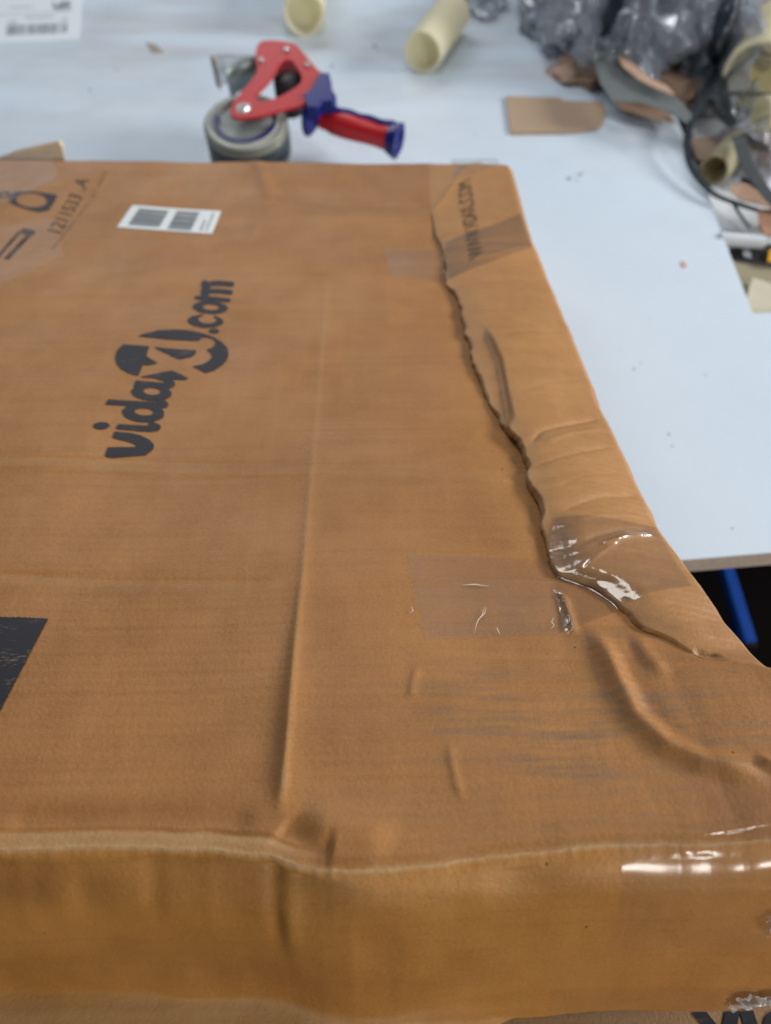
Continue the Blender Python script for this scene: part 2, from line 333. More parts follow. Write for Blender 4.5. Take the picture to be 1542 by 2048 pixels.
def TOPW(u, v):
    """height of the top skin (panel and crushed rim) above the box plane"""
    w = 0.0016 * vnoise(u * 9 + 3, v * 8, 11) + 0.0007 * vnoise(u * 20, v * 15, 12) + 0.00014 * vnoise(u * 60, v * 52, 13)
    for (pu, pv, amp, wd, kind, fade, amps) in FE:
        pad = wd * 4
        m = (u > pu.min() - pad) & (u < pu.max() + pad) & (v > pv.min() - pad) & (v < pv.max() + pad)
        if not m.any(): continue
        d, t = poly_dist(u[m], v[m], pu, pv)
        a = amp if amps is None else np.interp(t, np.linspace(0, 1, len(amps)), amps)
        pr = np.exp(-(d / wd) ** 2) if kind == 'ridge' else 0.85 * np.exp(-d / (wd * 0.55)) * (1 - np.exp(-((d + 0.0004) / 0.0006) ** 2) * 0.15)
        w[m] += a * pr * sstep(0, fade, t) * sstep(0, fade, 1 - t)
    # far rim rises towards the far edge
    df = FAR(u) - v
    w += 0.014 * np.clip((FB - df) / FB, 0, 1) - 0.0045 * sstep(0.012, 0.0, df)
    # shaded hollow near the near right quarter, more puckers there
    q = sstep(0.0, 0.12, u) * sstep(0.40, 0.22, v)
    w += q * (0.0012 * vnoise(u * 24 + 5, v * 17, 23) + 0.0006 * (np.abs(vnoise(u * 38, v * 20, 21)) - .3) + 0.00015 * np.abs(vnoise(u * 120, v * 45, 22)))
    # near edge rolls down
    dn = v - NEAR(u)
    dns = v - NEARS(u); lf_ = sstep(-0.018, -0.045, u)
    w -= 0.0013 * sstep(0.0085, 0.0055, dns) * lf_ + 0.0016 * sstep(0.0045, 0.0, dns) * (1 - 0.5 * lf_)
    # the rim right of the lip
    L_ = LIP(v); O_ = OUT(v); du = u - L_; a = np.clip(du / (O_ - L_), 0, 1.2); h = lip_h(v) * (1 + 0.25 * vnoise(v * 60, v * 0, 8))
    fd = sstep(FD0, FD1, v) * sstep(FD3, FD2, v)
    on = du > 0
    soft = sstep(RV0 - 0.01, RV0 + 0.012, v) * sstep(RV1 + 0.01, RV1 - 0.012, v)
    rim = (h * sstep(0, 0.0030, du) * (1 - 0.45 * soft) + soft * (0.0034 * sstep(-0.002, 0.022, du)))* (1 - 0.5 * a) + fd * (0.0022 * np.sin(np.pi * np.clip(a, 0, 1)) - 0.0155 * np.clip(a, 0, 1.05) ** 1.15)
    # wrinkles running across the rim
    c = v * 0.93 - u * 0.35
    wr = 0.0007 * (np.abs(vnoise(c * 42, u * 9, 31)) - .3) + 0.00022 * np.abs(vnoise(c * 150, u * 16, 32)) + 0.0004 * vnoise(u * 26, v * 20, 33)
    rim += wr * sstep(0.0, 0.006, du) * (0.08 + fd)
    su = np.interp(v, st_v, st_u); inr = (v > st_v.min() - 0.02) & (v < st_v.max())
    stp = sstep(-0.0030, 0.0005, u - su) * sstep(st_v.max() + 0.002, st_v.max() - 0.03, v) * sstep(st_v.min() - 0.025, st_v.min() + 0.01, v)
    rim += 0.0036 * stp * (1 - sstep(0.0, 0.05, u - su) * 0.8) 
    dd = O_ - u
    rim -= 0.0050 * sstep(0.0065, -0.001, dd) ** 1.5
    sink = 0.0036 * np.clip(h / 0.004, 0, 1.2)
    w -= sink * np.where(du < 0, np.exp(np.minimum(du, 0) / 0.022), np.exp(-np.maximum(du, 0) / 0.012))
    return w + np.where(on, rim, 0)
# cross folds in the outer rim (measured)
for pts, amp, wd in [([(1170, 735), (1100, 760), (1030, 800)], -0.0007, 0.003), ([(1235, 868), (1160, 900), (1062, 940)], -0.0014, 0.003), ([(1300, 1010), (1210, 1026), (1150, 1050)], 0.0009, 0.003), ([(1250, 925), (1170, 950), (1110, 985)], -0.0006, 0.0025), ([(1205, 812), (1150, 838), (1080, 872), (1055, 900)], -0.0026, 0.0035), ([(1215, 832), (1150, 860), (1085, 895)], 0.0014, 0.004),
                     ([(1313, 1040), (1250, 1052), (1190, 1078), (1150, 1100)], -0.0020, 0.0025), ([(1318, 1052), (1260, 1066), (1200, 1095)], 0.0020, 0.003),
                     ([(1130, 640), (1060, 655), (990, 680)], -0.0014, 0.005), ([(1050, 480), (990, 505), (940, 520)], 0.0012, 0.004),
                     ([(1280, 968), (1200, 990), (1120, 1030)], -0.0012, 0.003), ([(1160, 1150), (1200, 1110), (1240, 1080)], 0.0012, 0.0022)]:
    feat(pts, amp * 0.8, wd, 'sharp', 0.12)
# ------------------------------------------------------------------ main box
box = bpy.data.objects.new("cardboard_box", None); link(box); box.matrix_world = BMAT
tag(box, "large crushed brown cardboard box lying open to view on the white table", "box")
UL = -0.56; TH = 0.10
nr, nc = 640, 560
t = np.linspace(0, 1, nr) ** 1.75
s_a = np.concatenate([1 - np.linspace(1, 0, 400, endpoint=False) ** 1.5, np.linspace(1, 2, 160)])
sm_u, sm_v = to_uv([(835, 325), (850, 430), (1040, 1140), (1110, 1400), (1180, 1700), (1200, 1800)]); _o = np.argsort(sm_v); sm_u, sm_v = sm_u[_o], sm_v[_o]
vmin = float(NEAR(np.array([0.0]))[0]); vmax = float(fv.mean())
U = np.zeros((nr, nc)); V = np.zeros((nr, nc)); V[:] = (vmin + t * (vmax - vmin))[:, None]
for _ in range(4):
    SM = np.minimum(np.interp(V, sm_v, sm_u), LIP(V) - 0.012)
    U = np.where(s_a[None, :] <= 1, UL + s_a[None, :] * (SM - UL), SM + (s_a[None, :] - 1) * (LIP(V) - SM))
    V = NEAR(U) + t[:, None] * (FAR(U) - NEAR(U))
W = TOPW(U, V)
def attrs_top(U, V):
    dn = V - NEAR(U)
    pxr = U / np.maximum(V, 0.05)
    leftw = sstep(-0.018, -0.045, U)
    wear_and_light = sstep(0.0072, 0.0058, dn) * 0.6 * leftw + 0.45 * sstep(0.0020, 0.0002, dn) * (0.6 + 0.6 * vnoise(U * 160, U * 0, 52))
    for pts_, am_, wd_ in (([(-1200, 922), (0, 926), (400, 934), (800, 944), (1050, 953)], 0.16, 0.0055), ([(-900, 1160), (0, 1162), (300, 1166), (560, 1170)], 0.14, 0.004),
                          ([(655, 560), (640, 750), (622, 950), (607, 1140), (592, 1300), (577, 1480), (564, 1600)], 0.20, 0.0022)):
        pu_, pv_ = to_uv(pts_); dd_, tt_ = poly_dist(U, V, pu_, pv_); wear_and_light = wear_and_light + am_ * np.exp(-(dd_ / wd_) ** 2)  # pale creases: worn folds, with painted light along them
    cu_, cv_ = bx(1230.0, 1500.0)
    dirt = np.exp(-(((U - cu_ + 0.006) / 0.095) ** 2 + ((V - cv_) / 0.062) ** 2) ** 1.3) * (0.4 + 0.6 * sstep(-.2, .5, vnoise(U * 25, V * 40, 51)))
    stain_and_shade = 0.35 * np.exp(-((dn - 0.014) / 0.006) ** 2) * leftw
    cu2, cv2 = bx(1500.0, 1610.0)
    stain_and_shade = stain_and_shade + 0.65 * np.exp(-(((U - cu2) / 0.03) ** 2 + ((V - cv2) / 0.016) ** 2))
    df = FAR(U) - V
    stain_and_shade = stain_and_shade + 0.32 * sstep(0.155, 0.12, df) * sstep(-0.20, -0.10, U)  # darkens the far band, painting in the shade of its tilt
    # pale bands along the two scored lines carry painted light
    return dict(wear_and_light=np.clip(wear_and_light, 0, 1), dirt=dirt, stain_and_shade=np.clip(stain_and_shade, 0, 1))
top = grid_obj("top_panel", np.stack([U, V, W], -1), M_BOX, box, attrs_top(U, V))
# rim (right side board, crushed and folded over the top), with its wall down to the table
nq = 90
q = np.concatenate([np.linspace(0, 0.06, 9) ** 1.0, np.linspace(0.07, 0.90, 62), np.linspace(0.915, 1.0, 19)])
tr_ = np.linspace(0, 1, 900) ** 1.5
Vr = np.zeros((900, 90)); Vr[:] = (vmin + tr_ * (vmax - vmin))[:, None]
for _ in range(4):
    Ur = LIP(Vr) + q[None, :] * (OUT(Vr) - LIP(Vr)); Vr = NEAR(Ur) + tr_[:, None] * (FAR(Ur) - NEAR(Ur))
Wr = TOPW(Ur, Vr)
du = Ur - LIP(Vr)
hl = lip_h(Vr)
Ush = -0.0042 * np.clip(hl / 0.0045, 0, 1.2) * np.exp(-((du - 0.0028) / 0.0030) ** 2) * (0.7 + 0.6 * vnoise(Vr * 90, Vr * 0, 41))
Ush[:, 0] = 0.002 * np.clip(hl[:, 0] / 0.0015, 0, 1)
Ur2 = Ur + Ush
wall_w = np.array([-0.0205, -0.023, -0.028, -0.045, -0.07, -0.0995])
wallU = np.repeat(Ur2[:, -1:], 6, 1) + np.array([0.0012, 0.0018, 0.002, 0.002, 0.001, 0.0])[None, :]
wallV = np.repeat(Vr[:, -1:], 6, 1); wallW = np.minimum(np.repeat(wall_w[None, :], 900, 0), Wr[:, -1:] - 0.001 * np.arange(1, 7)[None, :]); wallW = np.where(np.arange(6)[None, :] < 2, Wr[:, -1:] - 0.0015 * np.arange(1, 7)[None, :], wallW)
Wr[:, -1] = np.minimum(Wr[:, -1], Wr[:, -2] - 0.0008)
UU = np.concatenate([Ur2, wallU], 1); VV = np.concatenate([Vr, wallV], 1); WW = np.concatenate([Wr, wallW], 1)
at = attrs_top(UU, VV); at['wear_and_light'] = np.clip(at['wear_and_light'] * 0 + 0.24 * sstep(FD0, FD1, VV) + 0.5 * np.concatenate([np.exp(-((du - 0.001) / 0.003) ** 2) * np.clip(hl / .006, 0, 1), 0 * wallU], 1), 0, 1); at['stain_and_shade'] = at['stain_and_shade'] * 0.3  # whole rim paled to look more brightly lit than the top; lip worn
M_RIM = M_BOX
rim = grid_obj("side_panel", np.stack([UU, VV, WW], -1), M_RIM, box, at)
rim['label'] = "crushed side board folded over the box top with a ragged inner lip"
# front panel
uf = np.linspace(UL, 0.235, 620)
nb = NEAR(uf)
kq = np.array([0, 0.010, 0.022, 0.04, 0.07, 0.11, 0.16, 0.22, 0.30, 0.38, 0.46, 0.54, 0.62, 0.70, 0.77, 0.82, 0.845, 0.86, 0.875, 0.89, 0.92, 0.96, 1.0])
kq = np.interp(np.linspace(0, 22, 110), np.arange(23), kq)
edge_w = TOPW(uf, nb + 0.0)
FU, FK = np.meshgrid(uf, kq)
def FRONT(u, k):
    """point (v, w) of the front board at fraction k of its height"""
    ew = np.interp(u, uf, edge_w); _s = sstep(0, 0.04, k); v0 = NEAR(u) * (1 - _s) + np.interp(u, nu, nv) * _s
    led_px = np.interp(u, *(lambda a: (a[0], np.array([0.80, 0.80, 0.78, 0.83, 0.95, 1.1, 1.1])))(to_uv([(-2500, 1990), (-300, 1990), (130, 1965), (600, 1990), (1000, 2030), (1250, 2045), (1700, 2045)], -0.08)))
    led_px = led_px + 0.02
    w = ew - (TH - 0.0005 + ew) * k
    v = v0 - 0.0115 * (1 - np.exp(-k / 0.08)) - 0.0198 * k
    v = v - 0.012 * sstep(led_px, led_px + 0.10, k)
    v = v + 0.0012 * vnoise(u * 25, k * 4, 61) * sstep(0, 0.04, k) + 0.0005 * vnoise(u * 70, k * 6, 62) * sstep(0, .1, k)
    a, b = bx(575.0, 1740.0, -0.01)
    v = v + (-0.0016) * np.exp(-((u - a - 0.001) / 0.0035) ** 2) * sstep(0.5, 0.2, k) * sstep(0, .05, k)
    v = v + 0.0016 * np.exp(-((u - a + 0.005) / 0.003) ** 2) * sstep(0.5, 0.2, k) * sstep(0, .05, k)
    for px_, am in ((320, 0.0009), (430, -0.0004), (180, .0004), (60, -.0005)):
        a2, _ = bx(float(px_), 1760.0, -0.02)
        v = v + am * np.exp(-((u - a2) / 0.004) ** 2) * sstep(0.42, 0.15, k) * sstep(0, .05, k)
    # the board buckles inwards under the overhanging edge
    hol = sstep(0.012, 0.05, k) * sstep(0.19, 0.05, k)
    v = v + 0.0020 * hol * (sstep(0.0, -0.03, u) + np.exp(-((u - 0.055) / 0.012) ** 2) + np.exp(-((u + 0.035) / 0.016) ** 2))
    return v, w
FVv, FW = FRONT(FU, FK)
leftw = sstep(-0.02, -0.07, FU)
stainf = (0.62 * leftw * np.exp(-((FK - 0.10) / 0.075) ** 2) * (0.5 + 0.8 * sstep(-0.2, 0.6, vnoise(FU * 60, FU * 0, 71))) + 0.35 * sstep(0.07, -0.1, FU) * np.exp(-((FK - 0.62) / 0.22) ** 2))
stainf = stainf + 0.10 * (FU > bx(1250.0, 1750.0, -0.02)[0]) * (0.6 + 0.4 * vnoise(FU * 50, FK * 6, 72))
wear_light_f = sstep(0.012, 0.0, FK) + 0.25 * sstep(0.14, 0.0, FK) * np.exp(-((FU + 0.02) / 0.03) ** 2) + 0.5 * sstep(0.80, 0.86, FK) * sstep(0.05, -0.0, FU)  # worn top edge; bottom ledge paled as if catching light from above
P3 = np.stack([FU, FVv, FW], -1)
front = grid_obj("front_panel", P3, M_FRONT, box, dict(wear_and_light=np.clip(wear_light_f, 0, 1), stain_and_shade=np.clip(stainf, 0, 1), dirt=0 * FU), flip=True)
# remaining boards (back, left, bottom): plain corrugated boards with thickness
def board(name, pts):
    return mesh_obj(name, pts, [(0, 1, 2, 3), (7, 6, 5, 4), (0, 4, 5, 1), (1, 5, 6, 2), (2, 6, 7, 3), (3, 7, 4, 0)], M_BOX, box, smooth=False)
fvL, fvR = float(FAR(np.array([UL]))[0]), float(FAR(np.array([0.2]))[0]); nvL = float(NEAR(np.array([UL]))[0])
URf = float(OUT(np.array([vmax]))[0])
ub = np.linspace(UL, URf, 260); wb = TOPW(ub, FAR(ub)); KB = np.linspace(0, 1, 14)
BUb, BK = np.meshgrid(ub, KB)
grid_obj("back_panel", np.stack([BUb, FAR(BUb) + 0.0015 * sstep(0, .1, BK) + 0.001 * vnoise(BUb * 20, BK * 3, 81), np.interp(BUb, ub, wb) * (1 - BK) - 0.0995 * BK], -1), M_BOX, box, dict(wear_and_light=0.3 * sstep(.06, 0, BK), dirt=0 * BK, stain_and_shade=0 * BK))
lvv = np.linspace(nvL, fvL, 120); LV, LK = np.meshgrid(lvv, KB)
grid_obj("side_panel", np.stack([UL - 0.001 * sstep(0, .1, LK), LV, TOPW(UL + 0 * LV, LV) * (1 - LK) - 0.0995 * LK], -1), M_BOX, box)
board("bottom_panel", [(UL, nvL - 0.03, -0.1005), (0.235, nvL - 0.03, -0.1005), (URf, fvR, -0.1005), (UL, fvL, -0.1005)] + [(UL, nvL - 0.03, -0.1045), (0.235, nvL - 0.03, -0.1045), (URf, fvR, -0.1045), (UL, fvL, -0.1045)])
# ------------------------------------------------------------------ tape on the box: sheets that follow the surface
def drape(name, corners, mat, off=0.0004, nx=60, ny=40, ragged=0.0, wv=0.0, smoothk=0, seed=0):
    """corners: px of top-left, top-right, bottom-right, bottom-left"""
    cu_, cv_ = to_uv(corners, wv)
    a = np.linspace(0, 1, nx)[None, :]; b = np.linspace(0, 1, ny)[:, None]
    Ut = (cu_[0] * (1 - a) + cu_[1] * a) * (1 - b) + (cu_[3] * (1 - a) + cu_[2] * a) * b
    Vt = (cv_[0] * (1 - a) + cv_[1] * a) * (1 - b) + (cv_[3] * (1 - a) + cv_[2] * a) * b
    if ragged:
        e = np.exp(-a / 0.04); Ut = Ut + e * ragged * vnoise(b * 17 + 0 * a, b * 0 + seed + 0 * a, seed)
        e = np.exp(-(1 - a) / 0.04); Ut = Ut + e * ragged * vnoise(b * 15 + 0 * a, b * 0 + seed + 0 * a, seed + 1)
    Wt = TOPW(Ut, Vt)
    du = Ut - LIP(Vt); hl = lip_h(Vt)
    Ut = Ut - 0.0035 * np.clip(hl / 0.0045, 0, 1.2) * np.exp(-((du - 0.0028) / 0.0030) ** 2) * (du > -0.001) - 0.0006 * (abs(du) < .006)
    for _ in range(smoothk):
        Wt[1:-1, 1:-1] = np.maximum(Wt[1:-1, 1:-1], (Wt[:-2, 1:-1] + Wt[2:, 1:-1] + Wt[1:-1, :-2] + Wt[1:-1, 2:]) / 4)
    return grid_obj(name, np.stack([Ut, Vt, Wt + off], -1), mat, box, flip=True)
tp = drape("tape_strip", [(822, 1158), (1120, 1158), (1146, 1262), (845, 1282)], M_TAPE, 0.0004, 160, 60, 0.0022, smoothk=2, seed=3); tp['label'] = "clear tape end with scratches, stuck flat on the near part of the box top"
tp = drape("tape_strip", [(816, 1112), (1110, 1112), (1120, 1156), (820, 1156)], film("clear_tape_faint", tint=(.97,.965,.96), haze=0.01, rough=0.3, wr=0.0003, stretch=(.2, 2, 1)), 0.0003, 120, 30, 0.0012, seed=5); tp['label'] = "faint clear tape strip beside the scratched one"
tp = drape("tape_strip", [(1112, 1040), (1318, 1030), (1392, 1150), (1122, 1262)], M_TAPE2, 0.0006, 200, 200, 0, smoothk=40, seed=7); tp['label'] = "glossy clear tape stretched over the crushed rim"
tp = drape("tape_strip", [(766, 500), (884, 500), (892, 557), (782, 552)], M_TAPE, 0.0004, 70, 30, 0.002, seed=9); tp['label'] = "pale clear tape end on the far part of the box top"
tp = drape("tape_strip", [(893, 490), (1042, 425), (1066, 480), (900, 560)], M_TAPE2, 0.0005, 120, 60, 0, smoothk=2, seed=11); tp['label'] = "clear tape over the far part of the rim"
tp = drape("tape_strip", [(900, 334), (992, 336), (1000, 352), (912, 374)], M_TAPE, 0.0005, 80, 40, 0.001, smoothk=1, seed=13); tp['label'] = "clear tape at the far right corner of the box"
tp = drape("tape_strip", [(-150, 325), (104, 324), (120, 372), (-150, 460)], film("clear_tape_blueish", gloss=0.45, tint=(.98, .98, .98), haze=0.05, hazecol=(0.42, 0.44, 0.48), rough=.3, stretch=(1, 1, 1), wr=.0008), 0.0006, 80, 50, 0.003, smoothk=3, seed=15); tp['label'] = "hazy clear tape on the far left corner of the box"
tp = drape("tape_strip", [(-150, 470), (110, 440), (128, 510), (-150, 640)], film("clear_tape_matt", gloss=0.4, tint=(.985, .98, .975), haze=0.012, hazecol=(0.45, 0.42, 0.42), rough=.35, wr=.0004), 0.0005, 80, 50, 0.002, smoothk=1, seed=17); tp['label'] = "matt clear tape over the printed symbols"
# ------------------------------------------------------------------ print
def sdf_poly(X, Y, pts):
    p = np.array(pts, float); n = len(p); d = np.full(X.shape, 1e9); s = np.ones(X.shape)
    for i in range(n):
        a = p[i]; b = p[i - 1]; ex, ey = b - a; wx, wy = X - a[0], Y - a[1]
        tt = np.clip((wx * ex + wy * ey) / (ex * ex + ey * ey + 1e-9), 0, 1)
        d = np.minimum(d, (wx - ex * tt) ** 2 + (wy - ey * tt) ** 2)
        c1 = Y >= a[1]; c2 = Y < b[1]; c3 = ex * wy > ey * wx
        flip = (c1 & c2 & c3) | (~c1 & ~c2 & ~c3); s = np.where(flip, -s, s)
    return s * np.sqrt(d)
def sdf_ell(X, Y, cx, cy, rx, ry, rot=0.0):
    c, s_ = math.cos(R(rot)), math.sin(R(rot)); x = (X - cx) * c + (Y - cy) * s_; y = -(X - cx) * s_ + (Y - cy) * c
    k = np.hypot(x / rx, y / ry); return (k - 1) * min(rx, ry)
def sdf_line(X, Y, pts, r):
    d = np.full(X.shape, 1e9)
    for a, b in zip(pts[:-1], pts[1:]):
        ex, ey = b[0] - a[0], b[1] - a[1]; tt = np.clip(((X - a[0]) * ex + (Y - a[1]) * ey) / (ex * ex + ey * ey), 0, 1)
        d = np.minimum(d, np.hypot(X - a[0] - ex * tt, Y - a[1] - ey * tt))
    return d - r
def contour_mesh(f, xs, ys):
    """filled region f<0 on a grid as polygons, borders interpolated"""
    verts = []; faces = []; vid = {}
    def gv(i, j):
        k = (i, j, 0)
        if k not in vid: vid[k] = len(verts); verts.append((xs[j], ys[i]))
        return vid[k]
    def ev(i, j, i2, j2):
        k = ('e', i, j, i2, j2) if (i, j) < (i2, j2) else ('e', i2, j2, i, j)
        if k not in vid:
            a, b = f[i, j], f[i2, j2]; t_ = a / (a - b)
            vid[k] = len(verts); verts.append((xs[j] + (xs[j2] - xs[j]) * t_, ys[i] + (ys[i2] - ys[i]) * t_))
        return vid[k]
    ins = f < 0; cnt = ins[:-1, :-1].astype(int) + ins[1:, :-1] + ins[:-1, 1:] + ins[1:, 1:]
    for i, j in zip(*np.nonzero(cnt)):
        cs = [(i, j), (i, j + 1), (i + 1, j + 1), (i + 1, j)]; poly = []
        for a in range(4):
            c0 = cs[a]; c1 = cs[(a + 1) % 4]
            if ins[c0]: poly.append(gv(*c0))
            if ins[c0] != ins[c1]: poly.append(ev(*c0, *c1))
        if len(poly) >= 3: faces.append(poly)
    return np.array(verts), faces
def print_on_top(name, f, xs, ys, conv, mat, off=0.0005):
    vs, fs = contour_mesh(f, xs, ys)
    pxs, pys = conv(vs[:, 0], vs[:, 1]); u, v = bx(pxs, pys)
    for _ in range(2):
        wv = TOPW(u, v); u, v = bx(pxs, pys, wv)
    return mesh_obj(name, np.stack([u, v, TOPW(u, v) + off], -1), fs, mat, box)
K6 = 1542 / 360.0
xs = np.arange(95, 1345, 4.6); ys = np.arange(85, 1630, 4.6); X, Y = np.meshgrid(xs, ys)
ragg = 5 * vnoise(X / 9, Y / 9, 91) + 4 * vnoise(X / 22, Y / 22, 92)
X = X + 0; 
def U_(*a): return np.minimum.reduce(a)
v_ = sdf_poly(X, Y, [(215, 1600), (240, 1522), (480, 1520), (486, 1506), (462, 1490), (410, 1474), (280, 1442), (288, 1405), (305, 1388), (420, 1398), (520, 1420), (600, 1460), (632, 1495), (637, 1520), (615, 1550), (560, 1590), (480, 1597), (280, 1612)])
i_ = sdf_poly(X, Y, [(310, 1365), (330, 1325), (585, 1338), (595, 1308), (640, 1310), (690, 1332), (694, 1355), (670, 1380), (620, 1388), (540, 1386)])
idot = sdf_ell(X, Y, 185, 1338, 70, 31, -3)
dst = sdf_poly(X, Y, [(218, 1155), (245, 1113), (655, 1136), (665, 1114), (720, 1118), (755, 1142), (758, 1165), (735, 1185), (700, 1190), (380, 1165)])
dbw = np.maximum(sdf_ell(X, Y, 545, 1228, 181, 78, 3), -sdf_ell(X, Y, 552, 1219, 81, 32, 4))
abw = np.maximum(sdf_ell(X, Y, 614, 1056, 173, 66, 3), -sdf_ell(X, Y, 618, 1043, 76, 31, 4))
ast = sdf_poly(X, Y, [(465, 985), (480, 950), (718, 970), (726, 940), (790, 945), (815, 968), (818, 990), (795, 1008), (740, 1030), (640, 1008), (462, 1008)])
ast = np.maximum(ast, -sdf_ell(X, Y, 618, 1043, 76, 31, 4))
p1 = sdf_poly(X, Y, [(490, 572), (560, 545), (680, 520), (820, 513), (940, 521), (1060, 546), (1150, 578), (1220, 622), (1263, 670), (1275, 722), (1260, 770), (1220, 818), (1150, 863), (1080, 886), (1030, 862), (968, 828), (1050, 812), (1108, 782), (1135, 742), (1112, 705), (1085, 686), (1130, 672), (1160, 648), (1162, 615), (1135, 592), (1080, 580), (1045, 583), (1015, 610), (940, 608), (760, 598), (620, 582)])
p2 = sdf_poly(X, Y, [(375, 640), (592, 658), (570, 735), (605, 765), (670, 800), (590, 820), (540, 815), (525, 850), (500, 912), (420, 888), (350, 850), (312, 800), (303, 750), (315, 705), (345, 668)])
p3 = sdf_poly(X, Y, [(630, 664), (800, 680), (995, 690), (995, 715), (960, 745), (905, 760), (850, 768), (790, 742)])
p4 = sdf_poly(X, Y, [(510, 921), (600, 902), (700, 880), (790, 866), (850, 890), (935, 934), (900, 944), (770, 942), (700, 950), (640, 930)])
dot2 = sdf_ell(X, Y, 1150, 527, 48, 20, 0)
c_ = np.maximum(np.maximum(sdf_ell(X, Y, 1078, 441, 152, 56, 2), -sdf_ell(X, Y, 1090, 428, 80, 33, 4)), -sdf_poly(X, Y, [(1072, 370), (1130, 370), (1150, 395), (1140, 430), (1060, 430), (1050, 400)]))
o_ = np.maximum(sdf_ell(X, Y, 1118, 324, 148, 55, 3), -sdf_ell(X, Y, 1123, 322, 70, 25, 3))
m_ = U_(sdf_line(X, Y, [(1066, 128), (1180, 116), (1300, 124)], 22), sdf_line(X, Y, [(1060, 184), (1200, 184), (1290, 194)], 20), sdf_line(X, Y, [(1000, 240), (1120, 245), (1275, 262)], 17),
        sdf_line(X, Y, [(1072, 126), (1085, 165), (1070, 200), (1070, 240)], 34))
logo = U_(v_, i_, idot, dst, dbw, abw, ast, p1, p2, p3, p4, dot2, c_, o_, m_) + ragg * 0.28
print_on_top("printed_logo", logo, xs, ys, lambda x, y: (160 + x / K6, 540 + y / K6), M_INK)
# black instruction panel running out of the frame on the left
xs2 = np.arange(-150, 102, 1.2); ys2 = np.arange(1222, 1660, 1.2); X, Y = np.meshgrid(xs2, ys2)
bl = sdf_poly(X, Y, [(-145, 1230), (97, 1238), (0, 1425), (-105, 1640), (-145, 1640)]) + 0.9 * vnoise(X / 4, Y / 4, 93)
bl = np.maximum(bl, -sdf_poly(X, Y, [(-30, 1317), (5, 1317), (-2, 1331), (-30, 1331)]))
print_on_top("printed_panel", bl, xs2, ys2, lambda x, y: (x, y), M_INK2)
# scratches in the tape
def scratch(pts, wpx=0.8):
    pts = np.array(pts, float); vs = []; n_ = len(pts)
    for i in range(n_):
        t_ = pts[min(i + 1, n_ - 1)] - pts[max(i - 1, 0)]; t_ /= np.hypot(*t_) + 1e-9; wd = wpx * (0.25 + math.sin(math.pi * i / (n_ - 1)))
        for sg in (-1, 1):
            p = pts[i] + sg * wd * np.array([-t_[1], t_[0]]); u, v = bx(*p); ww = TOPW(np.array([u]), np.array([v]))[0]; vs.append((float(u), float(v), float(ww) + 0.0013))
    o_ = mesh_obj("scratch", vs, [(2 * i, 2 * i + 1, 2 * i + 3, 2 * i + 2) for i in range(n_ - 1)], M_SCRATCH, box)
M_SCRATCH = simple("white_scuff", (0.62, 0.55, 0.48), 0.35, var=0.3, scale=900)
for p in ([(971, 1214), (966, 1224), (964, 1232), (957, 1240), (953, 1250), (949, 1268)], [(973, 1216), (969, 1228), (960, 1238)], [(993, 1254), (996, 1262), (1000, 1270)], [(1108, 1232), (1104, 1242), (1109, 1248), (1103, 1256)], [(925, 1172), (950, 1170), (978, 1173)],
          [(1316, 1795), (1330, 1806)], [(822, 1220), (826, 1228), (820, 1234)]):
    if p[0][1] < 1700: scratch(p)
# small symbols on the far left
xs3 = np.arange(-40, 225, 1.0); ys3 = np.arange(355, 520, 1.0); X, Y = np.meshgrid(xs3, ys3)
k4 = 240 / 1542.0
def c4(l): return [(a * k4, 330 + b * k4) for a, b in l]
ring = sdf_poly(X, Y, c4([(120, 480), (150, 380), (230, 350), (450, 355), (740, 400), (700, 480), (620, 590), (500, 610), (380, 580), (230, 530)]))
ring = np.maximum(ring, -sdf_ell(X, Y, 410 * k4, 330 + 460 * k4, 200 * k4, 88 * k4, 4))
s2 = np.maximum(sdf_poly(X, Y, c4([(-60, 360), (120, 350), (150, 420), (-60, 430)])), -sdf_ell(X, Y, 60 * k4, 330 + 395 * k4, 50 * k4, 18 * k4))
s3 = U_(sdf_poly(X, Y, c4([(240, 860), (310, 815), (460, 850), (440, 905), (330, 900)])), sdf_line(X, Y, c4([(250, 870), (30, 1120), (-200, 1400)]), 3.0), sdf_line(X, Y, c4([(380, 900), (170, 1120), (-20, 1330)]), 4.0))
print_on_top("printed_symbol", U_(ring, s2), xs3, ys3, lambda x, y: (x, y), M_INK, 0.0005)
print_on_top("printed_symbol", s3, xs3, ys3, lambda x, y: (x, y), ink_mat("reddish_black_print", (0.05, 0.018, 0.015), cover=0.85), 0.0005)
# lettering made from the built-in font, laid on the surface
def text_uv(name, body, p_start, p_end, p_top, mat, extra=0.0005, squeeze=1.0, maxedge=None):
    """p_start/p_end: px of baseline ends; p_top: px of the top of the first capital"""
    cu = bpy.data.curves.new(name, 'FONT'); cu.body = body; cu.size = 1.0; cu.resolution_u = 3
    tmp = bpy.data.objects.new(name, cu); scene.collection.objects.link(tmp)
    me = bpy.data.meshes.new_from_object(tmp.evaluated_get(bpy.context.evaluated_depsgraph_get())); bpy.data.objects.remove(tmp)
    co = np.array([v.co[:] for v in me.vertices]); fs = [list(p.vertices) for p in me.polygons]; bpy.data.meshes.remove(me)
    w0, w1 = co[:, 0].min(), co[:, 0].max(); hmax = 0.73
    (u0, u1, ut), (v0, v1, vt) = to_uv([p_start, p_end, p_top])
    a = (co[:, 0] - w0) / (w1 - w0); b = co[:, 1] / hmax
    u = u0 + (u1 - u0) * a + (ut - u0) * b; v = v0 + (v1 - v0) * a + (vt - v0) * b
    wv = TOPW(u, v)
    return mesh_obj(name, np.stack([u, v, wv + extra], -1), fs, mat, box)
text_uv("printed_text", "1211533 .A", (122, 468), (182, 374), (94, 461), M_INKS)
